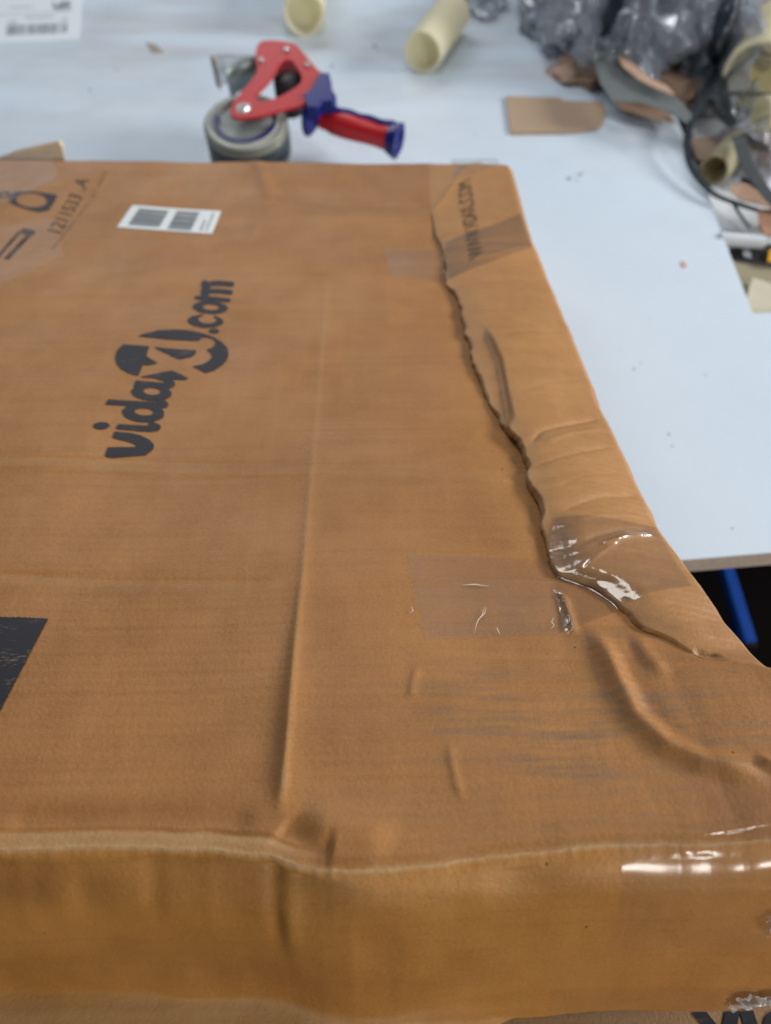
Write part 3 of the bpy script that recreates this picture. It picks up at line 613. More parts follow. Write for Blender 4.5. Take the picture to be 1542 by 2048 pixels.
text_uv("printed_text", "MADE IN CHINA  CARTON 1 OF 1  HANDLE", (108, 500), (219, 362), (102, 498), M_INKF)
text_uv("printed_text", "WWW.VIDAXL.COM", (968, 508), (940, 372), (936, 524), M_INKS, 0.0006)
# white sticker
def quadpx(name, pts, mat, off, n=24):
    cu_, cv_ = to_uv(pts); a = np.linspace(0, 1, n)[None, :]; b = np.linspace(0, 1, n)[:, None]
    Ut = (cu_[0] * (1 - a) + cu_[1] * a) * (1 - b) + (cu_[3] * (1 - a) + cu_[2] * a) * b
    Vt = (cv_[0] * (1 - a) + cv_[1] * a) * (1 - b) + (cv_[3] * (1 - a) + cv_[2] * a) * b
    return grid_obj(name, np.stack([Ut, Vt, TOPW(Ut, Vt) + off], -1), mat, box, flip=True)
M_PAPER = simple("white_label_paper", (0.72, 0.77, 0.80), 0.45, var=0.03); M_GREYINK = simple("grey_barcode_ink", (0.17, 0.20, 0.22), 0.6, var=0.15, scale=300)
stk = quadpx("barcode_label", [(266, 414), (443, 424), (424, 467), (234, 457)], M_PAPER, 0.0004)
def lerp_quad(Q, a, b):
    Q = np.array(Q, float); return tuple((Q[0] * (1 - a) + Q[1] * a) * (1 - b) + (Q[3] * (1 - a) + Q[2] * a) * b)
SQ = [(266, 414), (443, 424), (424, 467), (234, 457)]
def bars(a0, a1, b0, b1, n, name):
    vs = []; fs = []; bpos = b0; k = 0; rr = random.Random(n)
    while bpos < b1:
        h_ = rr.choice([0.014, 0.02, 0.03, 0.045]); e = min(bpos + h_, b1)
        q4 = [lerp_quad(SQ, *p) for p in ((a0, bpos), (a1, bpos), (a1, e), (a0, e))]
        u, v = to_uv(q4); ww = TOPW(u, v) + 0.0008
        vs += list(zip(u, v, ww)); fs.append((4 * k + 3, 4 * k + 2, 4 * k + 1, 4 * k)); k += 1; bpos = e + rr.choice([0.010, 0.014, 0.02])
    o_ = mesh_obj(name, vs, fs, M_GREYINK, stk, smooth=False); return o_
bars(0.10, 0.43, 0.14, 0.88, 5, "barcode"); bars(0.52, 0.77, 0.12, 0.92, 8, "barcode"); bars(0.86, 0.88, .45, .9, 3, "small_text"); bars(0.92, 0.935, .1, .9, 4, "small_text")
# tape over the front right corner and along the bottom
def front_sheet(name, u0, u1, k0, k1, mat, off, ext_top=0.0, nx=300, ny=220, lab=None, slant=0.0):
    uu = np.linspace(u0, u1, nx)[None, :]; kk = np.linspace(k0, k1, ny)[:, None]
    Uu = uu + slant * kk; Kk = kk + 0 * uu
    v, w_ = FRONT(Uu, Kk)
    wr_ = 0 * Uu
    if k0 == 0.0:
        for (xa, ya, xb, yb, am) in ((1312, 1795, 1372, 1868, 0.0016), (1290, 1780, 1325, 1812, 0.0008), (1498, 1762, 1542, 1776, 0.0016), (1440, 1742, 1520, 1752, 0.0006)):
            ua, ub_ = float(bx(float(xa), float(ya), -0.03)[0]), float(bx(float(xb), float(yb), -0.04)[0]); ka, kb = (ya - 1690) / 355.0, (yb - 1690) / 355.0
            dd_, tt_ = poly_dist(Uu, Kk * 0.1, np.array([ua, ub_]), np.array([ka, kb]) * 0.1)
            wr_ = wr_ + am * np.exp(-(dd_ / 0.0014) ** 2) * np.sin(np.pi * np.clip(tt_, 0.001, 0.999))
    P = np.stack([Uu + 0 * Kk, v - off - wr_, w_ + off * 0.3 + wr_ * 0.3], -1)
    if ext_top:
        n2 = 30; ss = np.linspace(ext_top, 0.0006, n2)[:, None]; U2 = uu + 0 * ss; V2 = NEAR(U2) + ss; W2 = TOPW(U2, V2) + off + 0.0009 * np.exp(-((ss - 0.0048 - 0.0016 * vnoise(U2 * 30, U2 * 0, 97)) / 0.0007) ** 2) * sstep(u0 + .02, u0 + .05, U2)
        P = np.concatenate([np.stack([U2, V2, W2], -1), P], 0)
    o_ = grid_obj(name, P, mat, box, flip=True)
    if lab: o_['label'] = lab
    return o_
M_TAPE3 = film("clear_tape_corner", gloss=0.7, tint=(.985, .975, .965), haze=0.01, rough=0.15, stretch=(0.8, 1, 1.6), wscale=22, wr=0.0001)
uc = float(bx(1243.0, 1700.0)[0])
front_sheet("tape_strip", uc, 0.234, 0.0, 0.52, M_TAPE3, 0.0006, 0.0085, lab="glossy clear tape wrapped over the near edge at the right corner")
front_sheet("tape_strip", float(bx(1105.0, 2000.0, -0.08)[0]), 0.234, 0.80, 1.0, M_TAPE3, 0.0008, lab="clear tape along the bottom of the front board")
# crumpled loose tape ends at the right of the front board
def crumple(name, uc, kc, su, sv, seed, lab, mat=M_TAPEW, h=0.004):
    a = np.linspace(-1, 1, 44)[None, :]; b = np.linspace(-1, 1, 36)[:, None]
    Uu = uc + su * (a + 0.25 * vnoise(b * 3 + 0 * a, 0 * a + 0 * b + seed, seed)); Kk = kc + sv * (b + 0.3 * vnoise(a * 3 + 0 * b, 0 * a + 0 * b + 9, seed + 1))
    v, w_ = FRONT(Uu + 0 * Kk, Kk)
    fold = abs(vnoise(a * 1.6 + b * 1.1, b * 1.8 - a, seed + 2)) * h + abs(vnoise(a * 3.3, b * 2.6, seed + 3)) * h * .3
    o_ = grid_obj(name, np.stack([Uu, v - 0.001 - fold, w_ + fold * .3], -1), mat, box, flip=True); o_['label'] = lab; return o_
uu_ = float(bx(1520.0, 1990.0, -0.085)[0])
crumple("tape_strip", uu_, 0.885, 0.0105, 0.055, 5, "crumpled white torn tape at the lower right of the front board")
crumple("tape_strip", float(bx(1545.0, 1800.0, -0.03)[0]), 0.33, 0.006, 0.05, 9, "crumpled tape edge high on the front board", mat=film("clear_tape_wrinkled", haze=.08, rough=.06, wr=.001, wscale=40), h=0.005)
# torn pale paper flap standing up at the far left of the box
def flap():
    pts = [(-60, 322), (0, 318), (40, 306), (85, 298), (126, 291), (130, 300), (128, 326), (100, 328), (40, 327), (-60, 328)]
    vs = []
    for i, (a, b) in enumerate(pts):
        u, v = bx(float(a), 326.0 if b > 318 else 326.0); p = BO + u * BU + v * BV
        vs.append((float(u), float(v) + 0.004, max(0.0, (326 - b) * 0.00064)))
    n = len(vs); vs2 = vs + [(x, y + 0.0012 + 0.006 * (z / 0.02), z) for x, y, z in vs]
    fs = [tuple(range(n))[::-1], tuple(range(n, 2 * n))] + [(i, (i + 1) % n, n + (i + 1) % n, n + i) for i in range(n)]
    o_ = mesh_obj("paper_flap", vs2, fs, simple("torn_pale_paper", (0.62, 0.52, 0.38), 0.7, var=0.15, scale=60), box, smooth=False); o_['label'] = "torn pale paper flap sticking up at the far left"
flap()
# ------------------------------------------------------------------ table, floor
def table_mat():
    m, N, L, P = new_mat("white_laminate")
    tc = node(N, 'ShaderNodeTexCoord')
    def nz(s_, d, sv):
        mp = node(N, 'ShaderNodeMapping'); mp.inputs['Scale'].default_value = sv; L.new(tc.outputs['Object'], mp.inputs[0])
        t_ = node(N, 'ShaderNodeTexNoise', i_Scale=s_, i_Detail=d, i_Roughness=0.6); L.new(mp.outputs[0], t_.inputs['Vector']); return t_.outputs[0]
    def ramp(src, a, b, lo, hi):
        r = node(N, 'ShaderNodeMapRange'); r.inputs['From Min'].default_value = a; r.inputs['From Max'].default_value = b; r.inputs['To Min'].default_value = lo; r.inputs['To Max'].default_value = hi; L.new(src, r.inputs['Value']); return r.outputs[0]
    def mix(f, a, b):
        x = node(N, 'ShaderNodeMix', data_type='RGBA'); L.new(f, x.inputs['Factor'])
        for s_, v in (('A', a), ('B', b)):
            if isinstance(v, tuple): x.inputs[s_].default_value = (*v, 1)
            else: L.new(v, x.inputs[s_])
        return x.outputs['Result']
    def mul(a, b):
        x = node(N, 'ShaderNodeMath', operation='MULTIPLY'); L.new(a, x.inputs[0])
        if isinstance(b, float): x.inputs[1].default_value = b
        else: L.new(b, x.inputs[1])
        return x.outputs[0]
    base = mix(nz(3, 3, (1, 1, 1)), (0.56, 0.665, 0.79), (0.61, 0.71, 0.825))
    sx = node(N, 'ShaderNodeSeparateXYZ'); L.new(tc.outputs['Object'], sx.inputs[0])
    far = ramp(sx.outputs['Y'], 1.05, 1.5, 0.0, 1.0)
    grime = mul(ramp(nz(5, 6, (0.6, 1.6, 1)), 0.42, 0.70, 0.0, 0.55), far)
    base = mix(grime, base, (0.42, 0.385, 0.365))
    rub = mul(ramp(nz(7, 6, (1.0, 1.1, 1)), 0.52, 0.75, 0.0, 0.14), ramp(sx.outputs['Y'], 0.7, 1.2, 0.3, 1.0))
    base = mix(rub, base, (0.36, 0.35, 0.36))
    spots = ramp(nz(60, 2, (1, 1, 1)), 0.73, 0.78, 0.0, 0.35)
    base = mix(spots, base, (0.25, 0.25, 0.26))
    L.new(base, P.inputs['Base Color']); L.new(ramp(nz(6, 4, (1, 1, 1)), 0.3, 0.7, 0.28, 0.45), P.inputs['Roughness'])
    P.inputs['Specular IOR Level'].default_value = 0.4
    b = node(N, 'ShaderNodeBump', i_Strength=1.0, i_Distance=0.0003); L.new(nz(40, 3, (1, 1, 1)), b.inputs['Height']); L.new(b.outputs[0], P.inputs['Normal'])
    return m
M_TABLE = table_mat(); M_CHIP = simple("raw_chipboard_edge", (0.46, 0.38, 0.33), 0.85, var=0.25, scale=180, bump=0.0006)
tl = at_z(1100.0, 1142.0, 0); tr2 = at_z(1542.0, 1105.0, 0)
sl = (tr2[1] - tl[1]) / (tr2[0] - tl[0])
def front_y(x): return tl[1] + sl * (x - tl[0])
NA = at_z(1340.0, 200.0, 0); NB = at_z(1506.0, 627.0, 0); NC = at_z(1800.0, 619.0, 0)
dirn = (NA - NB) / np.linalg.norm(NA - NB); NA2 = NB + dirn * 0.95
tabx = 1.15
rx_ = NB + (NC - NB) / (NC - NB)[0] * (tabx - NB[0])
outline = [(-1.3, front_y(-1.3)), (tabx, front_y(tabx)), (tabx, rx_[1]), (NB[0], NB[1]), (NA2[0], NA2[1]), (tabx, NA2[1]), (tabx, 2.6), (-1.3, 2.6)]
table = empty("workbench", (0, 1.2, -0.74), "white topped packing workbench with raw chipboard edge under the box", "workbench")
def slab(name, outl, z0, z1, mat, inset=0.0):
    n = len(outl); vs = [(x, y, z1) for x, y in outl] + [(x, y, z0) for x, y in outl]
    fs = [tuple(range(n)), tuple(range(2 * n - 1, n - 1, -1))] + [(i, n + i, n + (i + 1) % n, (i + 1) % n) for i in range(n)]
    return mesh_obj(name, vs, fs, mat, None, smooth=False)
keep(slab("tabletop", outline, -0.0012, 0.0, M_TABLE), table)
keep(slab("tabletop_core", outline, -0.019, -0.0013, M_CHIP), table)
M_STEEL = simple("blue_painted_steel", (0.015, 0.10, 0.55), 0.4, var=0.1)
def cyl_between(name, a, b, r, mat, parent=None, n=24, r2=None, caps=True, bev=0.0):
    a = Vector(a); b = Vector(b); d = (b - a); L_ = d.length; bm = bmesh.new()
    bmesh.ops.create_cone(bm, cap_ends=caps, segments=n, radius1=r, radius2=r if r2 is None else r2, depth=L_)
    if bev: bmesh.ops.bevel(bm, geom=[e for e in bm.edges if len(e.link_faces) == 2 and e.calc_face_angle(0) > 1], offset=bev, segments=3, affect='EDGES')
    M = Matrix.Translation((a + b) / 2) @ d.to_track_quat('Z', 'Y').to_matrix().to_4x4(); bmesh.ops.transform(bm, matrix=M, verts=bm.verts)
    return bm_obj(name, bm, mat, parent, smooth=True)
def smooth_by_angle(o, ang=35):
    me = o.data
    me.polygons.foreach_set('use_smooth', [True] * len(me.polygons))
    try: me.set_sharp_from_angle(angle=R(ang))
    except Exception: pass
    return o
def boxm(name, c, s_, mat, parent=None, bev=0.0, rot=None):
    bm = bmesh.new(); bmesh.ops.create_cube(bm, size=1); bmesh.ops.scale(bm, vec=s_, verts=bm.verts)
    if bev: bmesh.ops.bevel(bm, geom=list(bm.edges), offset=bev, segments=2, affect='EDGES')
    M = Matrix.Translation(c)
    if rot is not None: M = M @ rot
    bmesh.ops.transform(bm, matrix=M, verts=bm.verts); return bm_obj(name, bm, mat, parent)
for x_, y_ in ((-1.2, 0.9), (1.05, 1.0), (-1.2, 2.5), (1.05, 2.5)):
    keep(boxm("leg", (x_, y_, -0.38), (0.05, 0.05, 0.72), M_STEEL, None, 0.004), table)
fl = mesh_obj("floor", [(-4, -3, -0.74), (4, -3, -0.74), (4, 6, -0.74), (-4, 6, -0.74)], [(0, 1, 2, 3)], simple("dark_stained_floor", (0.0028, 0.0018, 0.0020), 0.95, var=0.5, scale=4, spec=0.05), smooth=False)
tag(fl, kind='structure')
pa = at_z(1436.0, 1090.0, -0.42); pb = at_z(1497.0, 1290.0, -0.42)
bar = empty("steel_bar", tuple(pa), "blue painted steel bar showing in the dark below the bench edge", "steel bar")
dv = Vector(pb - pa); pa0 = Vector(pa) - dv * 1.2
ro = dv.to_track_quat('X', 'Z').to_matrix().to_4x4()
keep(boxm("square_tube", (Vector(pb) + pa0) / 2, ((Vector(pb) - pa0).length, 0.020, 0.02), M_STEEL, None, 0.003, ro), bar)
keep(boxm("end_plug", Vector(pb) + dv.normalized() * 0.003, (0.006, 0.017, 0.017), simple("black_plastic_plug", (0.01, 0.01, 0.012), 0.5), None, 0.001, ro), bar)
for f_ in (0.25, 0.9):
    c_p = pa0.lerp(Vector(pb), f_); keep(boxm("upright", (c_p.x, c_p.y, -0.585), (0.018, 0.018, 0.31), M_STEEL, None, 0.002), bar)
# ------------------------------------------------------------------ second box underneath, its print just showing
lb = bpy.data.objects.new("cardboard_box", None); link(lb); tag(lb, "brown cardboard box with large black lettering peeking out below the crushed box", "box")
lb.matrix_world = BMAT
M_BOX2 = cardboard("kraft_cardboard_lower", light=(0.36, 0.21, 0.10), dark=(0.28, 0.15, 0.07))
zt = -0.108
mesh_obj("top_panel", [(-0.40, 0.02, zt), (0.21, 0.02, zt), (0.21, 0.30, zt), (-0.40, 0.30, zt), (-0.40, 0.02, zt - .004), (0.21, 0.02, zt - .004), (0.21, 0.30, zt - .004), (-0.40, 0.30, zt - .004)],
         [(0, 1, 2, 3), (7, 6, 5, 4), (0, 4, 5, 1), (1, 5, 6, 2), (2, 6, 7, 3), (3, 7, 4, 0)], M_BOX2, lb, smooth=False)
BMi = BMAT.inverted()
def lowpanel(name, a, b):
    n_ = 12; vs = []
    for k in range(n_ + 1):
        for p in (a, b):
            wp = BMAT @ Vector((p[0], p[1], zt - .004)); wp.z = wp.z * (1 - k / n_) + (-0.74) * (k / n_); vs.append(tuple(BMi @ wp))
    return mesh_obj(name, vs, [(2 * k, 2 * k + 1, 2 * k + 3, 2 * k + 2) for k in range(n_)], M_BOX2, lb)
lowpanel("front_panel", (-0.40, 0.02), (0.21, 0.02)); lowpanel("side_panel", (0.21, 0.02), (0.21, 0.30)); lowpanel("back_panel", (0.21, 0.30), (-0.40, 0.30)); lowpanel("side_panel", (-0.40, 0.30), (-0.40, 0.02))
def low_text(body, x0, x1, ytop, ybot):
    cu = bpy.data.curves.new("printed_text", 'FONT'); cu.body = body; cu.offset = 0.03
    tmp = bpy.data.objects.new("printed_text", cu); scene.collection.objects.link(tmp)
    me = bpy.data.meshes.new_from_object(tmp.evaluated_get(bpy.context.evaluated_depsgraph_get())); bpy.data.objects.remove(tmp)
    co = np.array([v.co[:] for v in me.vertices]); fs = [list(p.vertices) for p in me.polygons]; bpy.data.meshes.remove(me)
    (u0, u1, u2), (v0, v1, v2) = to_uv([(x0, ytop), (x1, ytop), (x0, ybot)], zt)
    a = (co[:, 0] - co[:, 0].min()) / np.ptp(co[:, 0]); b = (co[:, 1].max() - co[:, 1]) / np.ptp(co[:, 1])
    mesh_obj("printed_text", np.stack([u0 + (u1 - u0) * a, v0 + (v2 - v0) * b, 0 * a + zt + 0.0004], -1), fs, M_INK, lb, smooth=False)
low_text("vidaXL", 1372, 1900, 1988, 2112)
# ------------------------------------------------------------------ tape dispenser lying on its side
M_RED = simple("red_painted_plastic", (0.48, 0.012, 0.018), 0.32, var=0.05, scale=60, spec=0.5); M_REDP = simple("red_painted_steel", (0.44, 0.014, 0.020), 0.45, var=0.16, scale=120, spec=0.3)
M_BLUE = simple("blue_plastic", (0.006, 0.011, 0.15), 0.35, var=0.1, spec=0.35); M_BLK = simple("black_rubber", (0.012, 0.012, 0.016), 0.6, var=0.2)
M_METAL = simple("dull_steel", (0.33, 0.36, 0.36), 0.38, metal=0.6, var=0.12, scale=90); M_BRIGHT = simple("bright_steel", (0.75, 0.76, 0.76), 0.18, metal=1.0)
M_ROLL = simple("wound_clear_tape", (0.17, 0.18, 0.15), 0.28, var=0.15, scale=20, coat=0.3); M_CORE = simple("printed_dark_core", (0.02, 0.03, 0.04), 0.4, var=0.4)
M_SIDE = simple("tape_roll_side", (0.27, 0.29, 0.27), 0.34, var=0.08, scale=30)
TD = R(15)
dn_ = np.array([0.0, -math.sin(TD), math.cos(TD)])        # normal of the tilted dispenser
rc = at_z(491.0, 243.0, 0.074)
disp = empty("tape_dispenser", (rc[0], rc[1], 0), "red and blue hand tape dispenser lying on its side behind the box", "tape dispenser")
sc_ = scale_at(rc); RR = 84 * sc_
def pl(px, py, off=0.0): return at_plane(float(px), float(py), rc + dn_ * off, dn_)
def ringmesh(name, c, n, r0, r1, th, mat, seg=72, crown=0.0):
    n = Vector(n); ax = Vector((1, 0, 0)); ax = (ax - n * ax.dot(n)).normalized(); ay = n.cross(ax); c = Vector(c); vs = []; fs = []
    prof = [(r0, -th), (r1 - 0.0015, -th), (r1, -th + 0.0015), (r1, -0.0015), (r1 - 0.0015, 0), (r0 + .001, 0), (r0, -0.001)]
    for i in range(seg):
        a = 2 * math.pi * i / seg
        for r_, z_ in prof: vs.append(tuple(c + (ax * math.cos(a) + ay * math.sin(a)) * r_ + n * z_))
    m_ = len(prof)
    for i in range(seg):
        for j in range(m_):
            fs.append((i * m_ + j, ((i + 1) % seg) * m_ + j, ((i + 1) % seg) * m_ + (j + 1) % m_, i * m_ + (j + 1) % m_))
    o_ = mesh_obj(name, vs, fs, mat); smooth_by_angle(o_, 50); return o_
def disc_arc(name, c, n, r, w_, th, a0, a1, mat, seg=48):
    n = Vector(n); ax = Vector((1, 0, 0)); ax = (ax - n * ax.dot(n)).normalized(); ay = n.cross(ax); c = Vector(c); vs = []; fs = []
    for i in range(seg + 1):
        a = a0 + (a1 - a0) * i / seg
        for r_, z_ in ((r - w_ / 2, 0), (r + w_ / 2, 0), (r + w_ / 2, th), (r - w_ / 2, th)): vs.append(tuple(c + (ax * math.cos(a) + ay * math.sin(a)) * r_ + n * z_))
    for i in range(seg):
        for j in range(4): fs.append((i * 4 + j, i * 4 + (j + 1) % 4, (i + 1) * 4 + (j + 1) % 4, (i + 1) * 4 + j))
    fs += [(0, 1, 2, 3), (seg * 4 + 3, seg * 4 + 2, seg * 4 + 1, seg * 4)]
    return mesh_obj(name, vs, fs, mat, smooth=False)
roll = keep(ringmesh("tape_roll", rc, dn_, RR * 0.80, RR, 0.050, M_ROLL), disp)
sidef = ringmesh("roll_side", rc + dn_ * 0.0006, dn_, RR * 0.80, RR * 0.985, 0.003, M_SIDE); sidef.parent = roll
cor = ringmesh("roll_core", rc + dn_ * 0.0015, dn_, RR * 0.745, RR * 0.80, 0.050, simple("pale_core_card", (0.42, 0.43, 0.40), 0.6)); cor.parent = roll
# printed dark band showing through the side of the roll
bnd = ringmesh("inner_print", rc - dn_ * 0.011, dn_, RR * 0.9, RR * 1.004, 0.030, M_CORE); bnd.parent = roll
yb = disc_arc("yellow_print", rc - dn_ * 0.046, dn_, RR * 1.0, 0.0024, 0.011, R(200), R(245), simple("yellow_print", (0.30, 0.24, 0.03), 0.5, var=.3, scale=90)); yb.parent = roll
yb = disc_arc("yellow_print", rc - dn_ * 0.044, dn_, RR * 1.0, 0.0024, 0.009, R(275), R(320), simple("yellow_print_worn", (0.20, 0.15, 0.03), 0.5, var=.4, scale=90)); yb.parent = roll
# hub: grey disc with blue open arc
hub = keep(cyl_between("hub", Vector(rc - dn_ * 0.048), Vector(rc - dn_ * 0.002), RR * 0.74, simple("grey_hub_plastic", (0.20, 0.23, 0.23), 0.35), None, 64), disp); smooth_by_angle(hub)
for (a0, a1) in ((R(165), R(352)), (R(15), R(30)), (R(95), R(118))):
    b_ = disc_arc("hub_tooth", rc - dn_ * 0.002, dn_, RR * 0.70, RR * 0.085, 0.0045, a0, a1, M_BLUE); b_.parent = hub
# side plate (crop coordinates of the photograph, 3.352 px per px)
def c2(l): return [(380 + a / 3.352, 60 + b / 3.352) for a, b in l]
OFF = 0.011
outp = c2([(268, 560), (285, 515), (330, 450), (400, 365), (440, 310), (452, 265), (440, 215), (445, 150), (462, 105), (500, 84), (600, 86), (690, 104), (730, 130), (790, 200), (850, 270), (905, 330), (900, 380), (870, 420), (800, 490), (740, 522), (620, 550), (500, 585), (420, 600), (350, 607), (300, 600)])
hole = c2([(440, 470), (470, 425), (545, 345), (600, 250), (640, 218), (685, 225), (715, 265), (745, 310), (748, 350), (725, 385), (640, 440), (560, 475), (470, 492)])
OUTP = [pl(*p, OFF) for p in smooth_curve(outp, 3, True)]; HOLE = [pl(*p, OFF) for p in smooth_curve(hole, 4, True)]
side = keep(smooth_by_angle(prism("side_plate", OUTP, dn_, 0.0028, M_REDP, None, [HOLE], 0.0007)), disp)
rimp = [pl(*p, OFF - 0.008) for p in smooth_curve(outp, 3, True)]
# folded flange along the upper right edge of the plate
fl_pts = smooth_curve(c2([(500, 86), (600, 88), (690, 106), (730, 132), (790, 202), (850, 272), (903, 332)]), 4)
A_ = [pl(*p, OFF) for p in fl_pts]; vs = []
for p in A_: vs += [tuple(p), tuple(p - dn_ * 0.048)]
fo = mesh_obj("flange", vs, [(2 * i, 2 * i + 1, 2 * i + 3, 2 * i + 2) for i in range(len(A_) - 1)], M_REDP)
sm = fo.modifiers.new("thick", 'SOLIDIFY'); sm.thickness = 0.0018
keep(fo, disp)
for (x_, y_, r_) in ((362, 528, 36), (648, 140, 25), (478, 210, 22), (788, 240, 20)):
    (X_, Y_), = c2([(x_, y_)]); c0 = pl(X_, Y_, OFF + 0.0028); rr_ = r_ / 3.352 * sc_
    bo = keep(cyl_between("bolt", Vector(c0), Vector(c0 + dn_ * 0.0035), rr_, M_BRIGHT if r_ > 24 else M_METAL, None, 24, rr_ * 0.7), disp); smooth_by_angle(bo, 30)
    if r_ > 30:
        wsh = cyl_between("washer", Vector(c0), Vector(c0 + dn_ * 0.0012), rr_ * 1.35, M_METAL, None, 28); wsh.parent = bo; smooth_by_angle(wsh, 30)
# rubber roller inside the frame
(rx1, ry1), = c2([(655, 330)]); c0 = pl(rx1, ry1, OFF - 0.004)
rr1 = 100 / 3.352 * sc_
ro_ = keep(cyl_between("roller", Vector(c0 - dn_ * 0.048), Vector(c0), rr1, M_BLK, None, 40, bev=0.002), disp)
# curved metal tape guide and clear tape end with the blade
gl_ = smooth_curve(c2([(560, 110), (470, 170), (400, 185), (330, 205), (270, 235), (235, 265)]), 6); vs = []
for p in gl_:
    q_ = pl(*p, OFF - 0.004); vs += [tuple(q_), tuple(q_ - dn_ * 0.044)]
gd = mesh_obj("metal_guide", vs, [(2 * i, 2 * i + 1, 2 * i + 3, 2 * i + 2) for i in range(len(gl_) - 1)], simple("grey_guide_plate", (0.22, 0.27, 0.27), 0.4, metal=0.3, var=0.1))
sm = gd.modifiers.new("thick", 'SOLIDIFY'); sm.thickness = 0.0012; keep(gd, disp)
gl2 = smooth_curve(c2([(470, 168), (340, 165), (220, 160), (135, 168)]), 6); vs = []
for p in gl2:
    q_ = pl(*p, OFF - 0.003); vs += [tuple(q_), tuple(q_ - dn_ * 0.047)]
tpe = mesh_obj("tape_end", vs, [(2 * i, 2 * i + 1, 2 * i + 3, 2 * i + 2) for i in range(len(gl2) - 1)], film("tape_on_blade", haze=0.45, hazecol=(0.5, 0.52, 0.52), rough=.12)); keep(tpe, disp)
bl_ = c2([(138, 172), (165, 200), (215, 245), (245, 268)]); vs = []; fs = []
e1 = pl(*bl_[0], OFF - 0.003); e2 = pl(*bl_[-1], OFF - 0.003); nt_ = 26
for i in range(nt_ + 1):
    p = e1 - dn_ * 0.046 * i / nt_; dxy = (e2 - e1) / np.linalg.norm(e2 - e1); j_ = 0.0022 if i % 2 else 0.0
    vs += [tuple(p - dxy * j_), tuple(p + dxy * 0.012)]
bd = mesh_obj("toothed_blade", vs, [(2 * i, 2 * i + 1, 2 * i + 3, 2 * i + 2) for i in range(nt_)], simple("rusty_blade", (0.34, 0.27, 0.21), 0.45, metal=0.35, var=0.7, scale=110)); sm = bd.modifiers.new("thick", 'SOLIDIFY'); sm.thickness = 0.0008; keep(bd, disp)
# bracket (blue) and handle
def loft(name, secs, mat, cap=True, seg=28):
    """secs: (centre, axis_a, axis_b, ra, rb)"""
    vs = []; fs = []
    for (c, a, b, ra, rb) in secs:
        for k in range(seg):
            th = 2 * math.pi * k / seg; ct, st = math.cos(th), math.sin(th)
            e = 0.75; vs.append(tuple(np.asarray(c) + np.asarray(a) * ra * abs(ct) ** e * np.sign(ct) + np.asarray(b) * rb * abs(st) ** e * np.sign(st)))
    for i in range(len(secs) - 1):
        for k in range(seg): fs.append((i * seg + k, i * seg + (k + 1) % seg, (i + 1) * seg + (k + 1) % seg, (i + 1) * seg + k))
    if cap: fs += [tuple(range(seg))[::-1], tuple(range((len(secs) - 1) * seg, len(secs) * seg))]
    o_ = mesh_obj(name, vs, fs, mat); smooth_by_angle(o_, 45); return o_
h0 = pl(*c2([(880, 600)])[0], OFF - 0.030 ); h1 = pl(*c2([(1385, 742)])[0], OFF - 0.030)
hd = (h1 - h0) / np.linalg.norm(h1 - h0); hb = np.cross(dn_, hd); hL = np.linalg.norm(h1 - h0)
rH = 78 / 3.352 * sc_
secs = []
for t_, ra, rb in ((0, .62, .75), (0.08, .66, .80), (0.16, .9, .92), (0.3, .98, .98), (0.45, .96, 1.0), (0.6, .90, .95), (0.75, .88, .92), (0.88, .95, 1.0), (0.93, 1.0, 1.05)):
    secs.append((h0 + hd * hL * t_ + dn_ * 0.0015 * math.sin(t_ * 3.1), hb, dn_, rH * ra, rH * rb))
grip = keep(loft("handle", secs, M_RED), disp)
ecap = loft("handle_end", [(h0 + hd * hL * 0.90, hb, dn_, rH * 1.04, rH * 1.12), (h0 + hd * hL * 0.95, hb, dn_, rH * 1.18, rH * 1.24), (h0 + hd * hL * 1.02, hb, dn_, rH * 1.38, rH * 1.42), (h0 + hd * hL * 1.035, hb, dn_, rH * 1.36, rH * 1.38),
                            (h0 + hd * hL * 1.03, hb, dn_, rH * 1.05, rH * 1.08), (h0 + hd * hL * 0.99, hb, dn_, rH * .9, rH * .9)], M_BLUE)
ecap.parent = grip
# blue spine along the upper side of the grip with finger waves
sp_s = []
for i in range(15):
    t_ = i / 14 * 0.95; wv_ = 0.0012 * math.sin(i * 1.55)
    sp_s.append((h0 + hd * hL * t_ + hb * (rH * 0.56 + wv_) + dn_ * rH * 0.58, hb, dn_, rH * (0.36 if 1 < i < 13 else 0.5), rH * 0.62))
spn = loft("handle_spine", sp_s, M_BLUE); spn.parent = grip
rd_s = []
for i in range(15):
    t_ = 0.12 + i / 14 * 0.8; wv_ = 0.0016 * math.sin(i * 1.5)
    rd_s.append((h0 + hd * hL * t_ + hb * (rH * 0.93 + wv_) + dn_ * rH * 0.2, hb, dn_, rH * 0.22, rH * 0.5))
rds = loft("finger_grip", rd_s, M_RED); rds.parent = grip
# blue bracket: collar on the plate plus flange facing the roll
br = [c2([p])[0] for p in ((885, 365), (940, 370), (955, 440), (958, 480), (985, 520), (960, 560), (890, 560), (860, 600), (790, 600), (770, 510), (820, 480), (850, 415))]
brk = keep(smooth_by_angle(prism("blue_bracket", [pl(*p, OFF - 0.012) for p in br], dn_, 0.017, M_BLUE, None, (), 0.002)), disp)
fp = c2([(815, 470)])[0]; fq = c2([(815, 620)])[0]
f0 = pl(*fp, OFF - 0.003)
fw = (hb if hb @ np.array([0, 1, 0]) > 0 else -hb)
flg = []
for k_, ra, rb in ((0, 1.0, 1.0), (0.0045, 1.05, 1.05), (0.007, 0.9, 0.95), (0.013, 0.5, 0.6)):
    flg.append((pl(*c2([(835, 560)])[0], OFF - 0.022) + hd * (k_ - 0.006), hb, dn_, 0.030 * ra, 0.0250 * rb))
flo = loft("handle_flange", flg, M_BLUE); flo.parent = brk
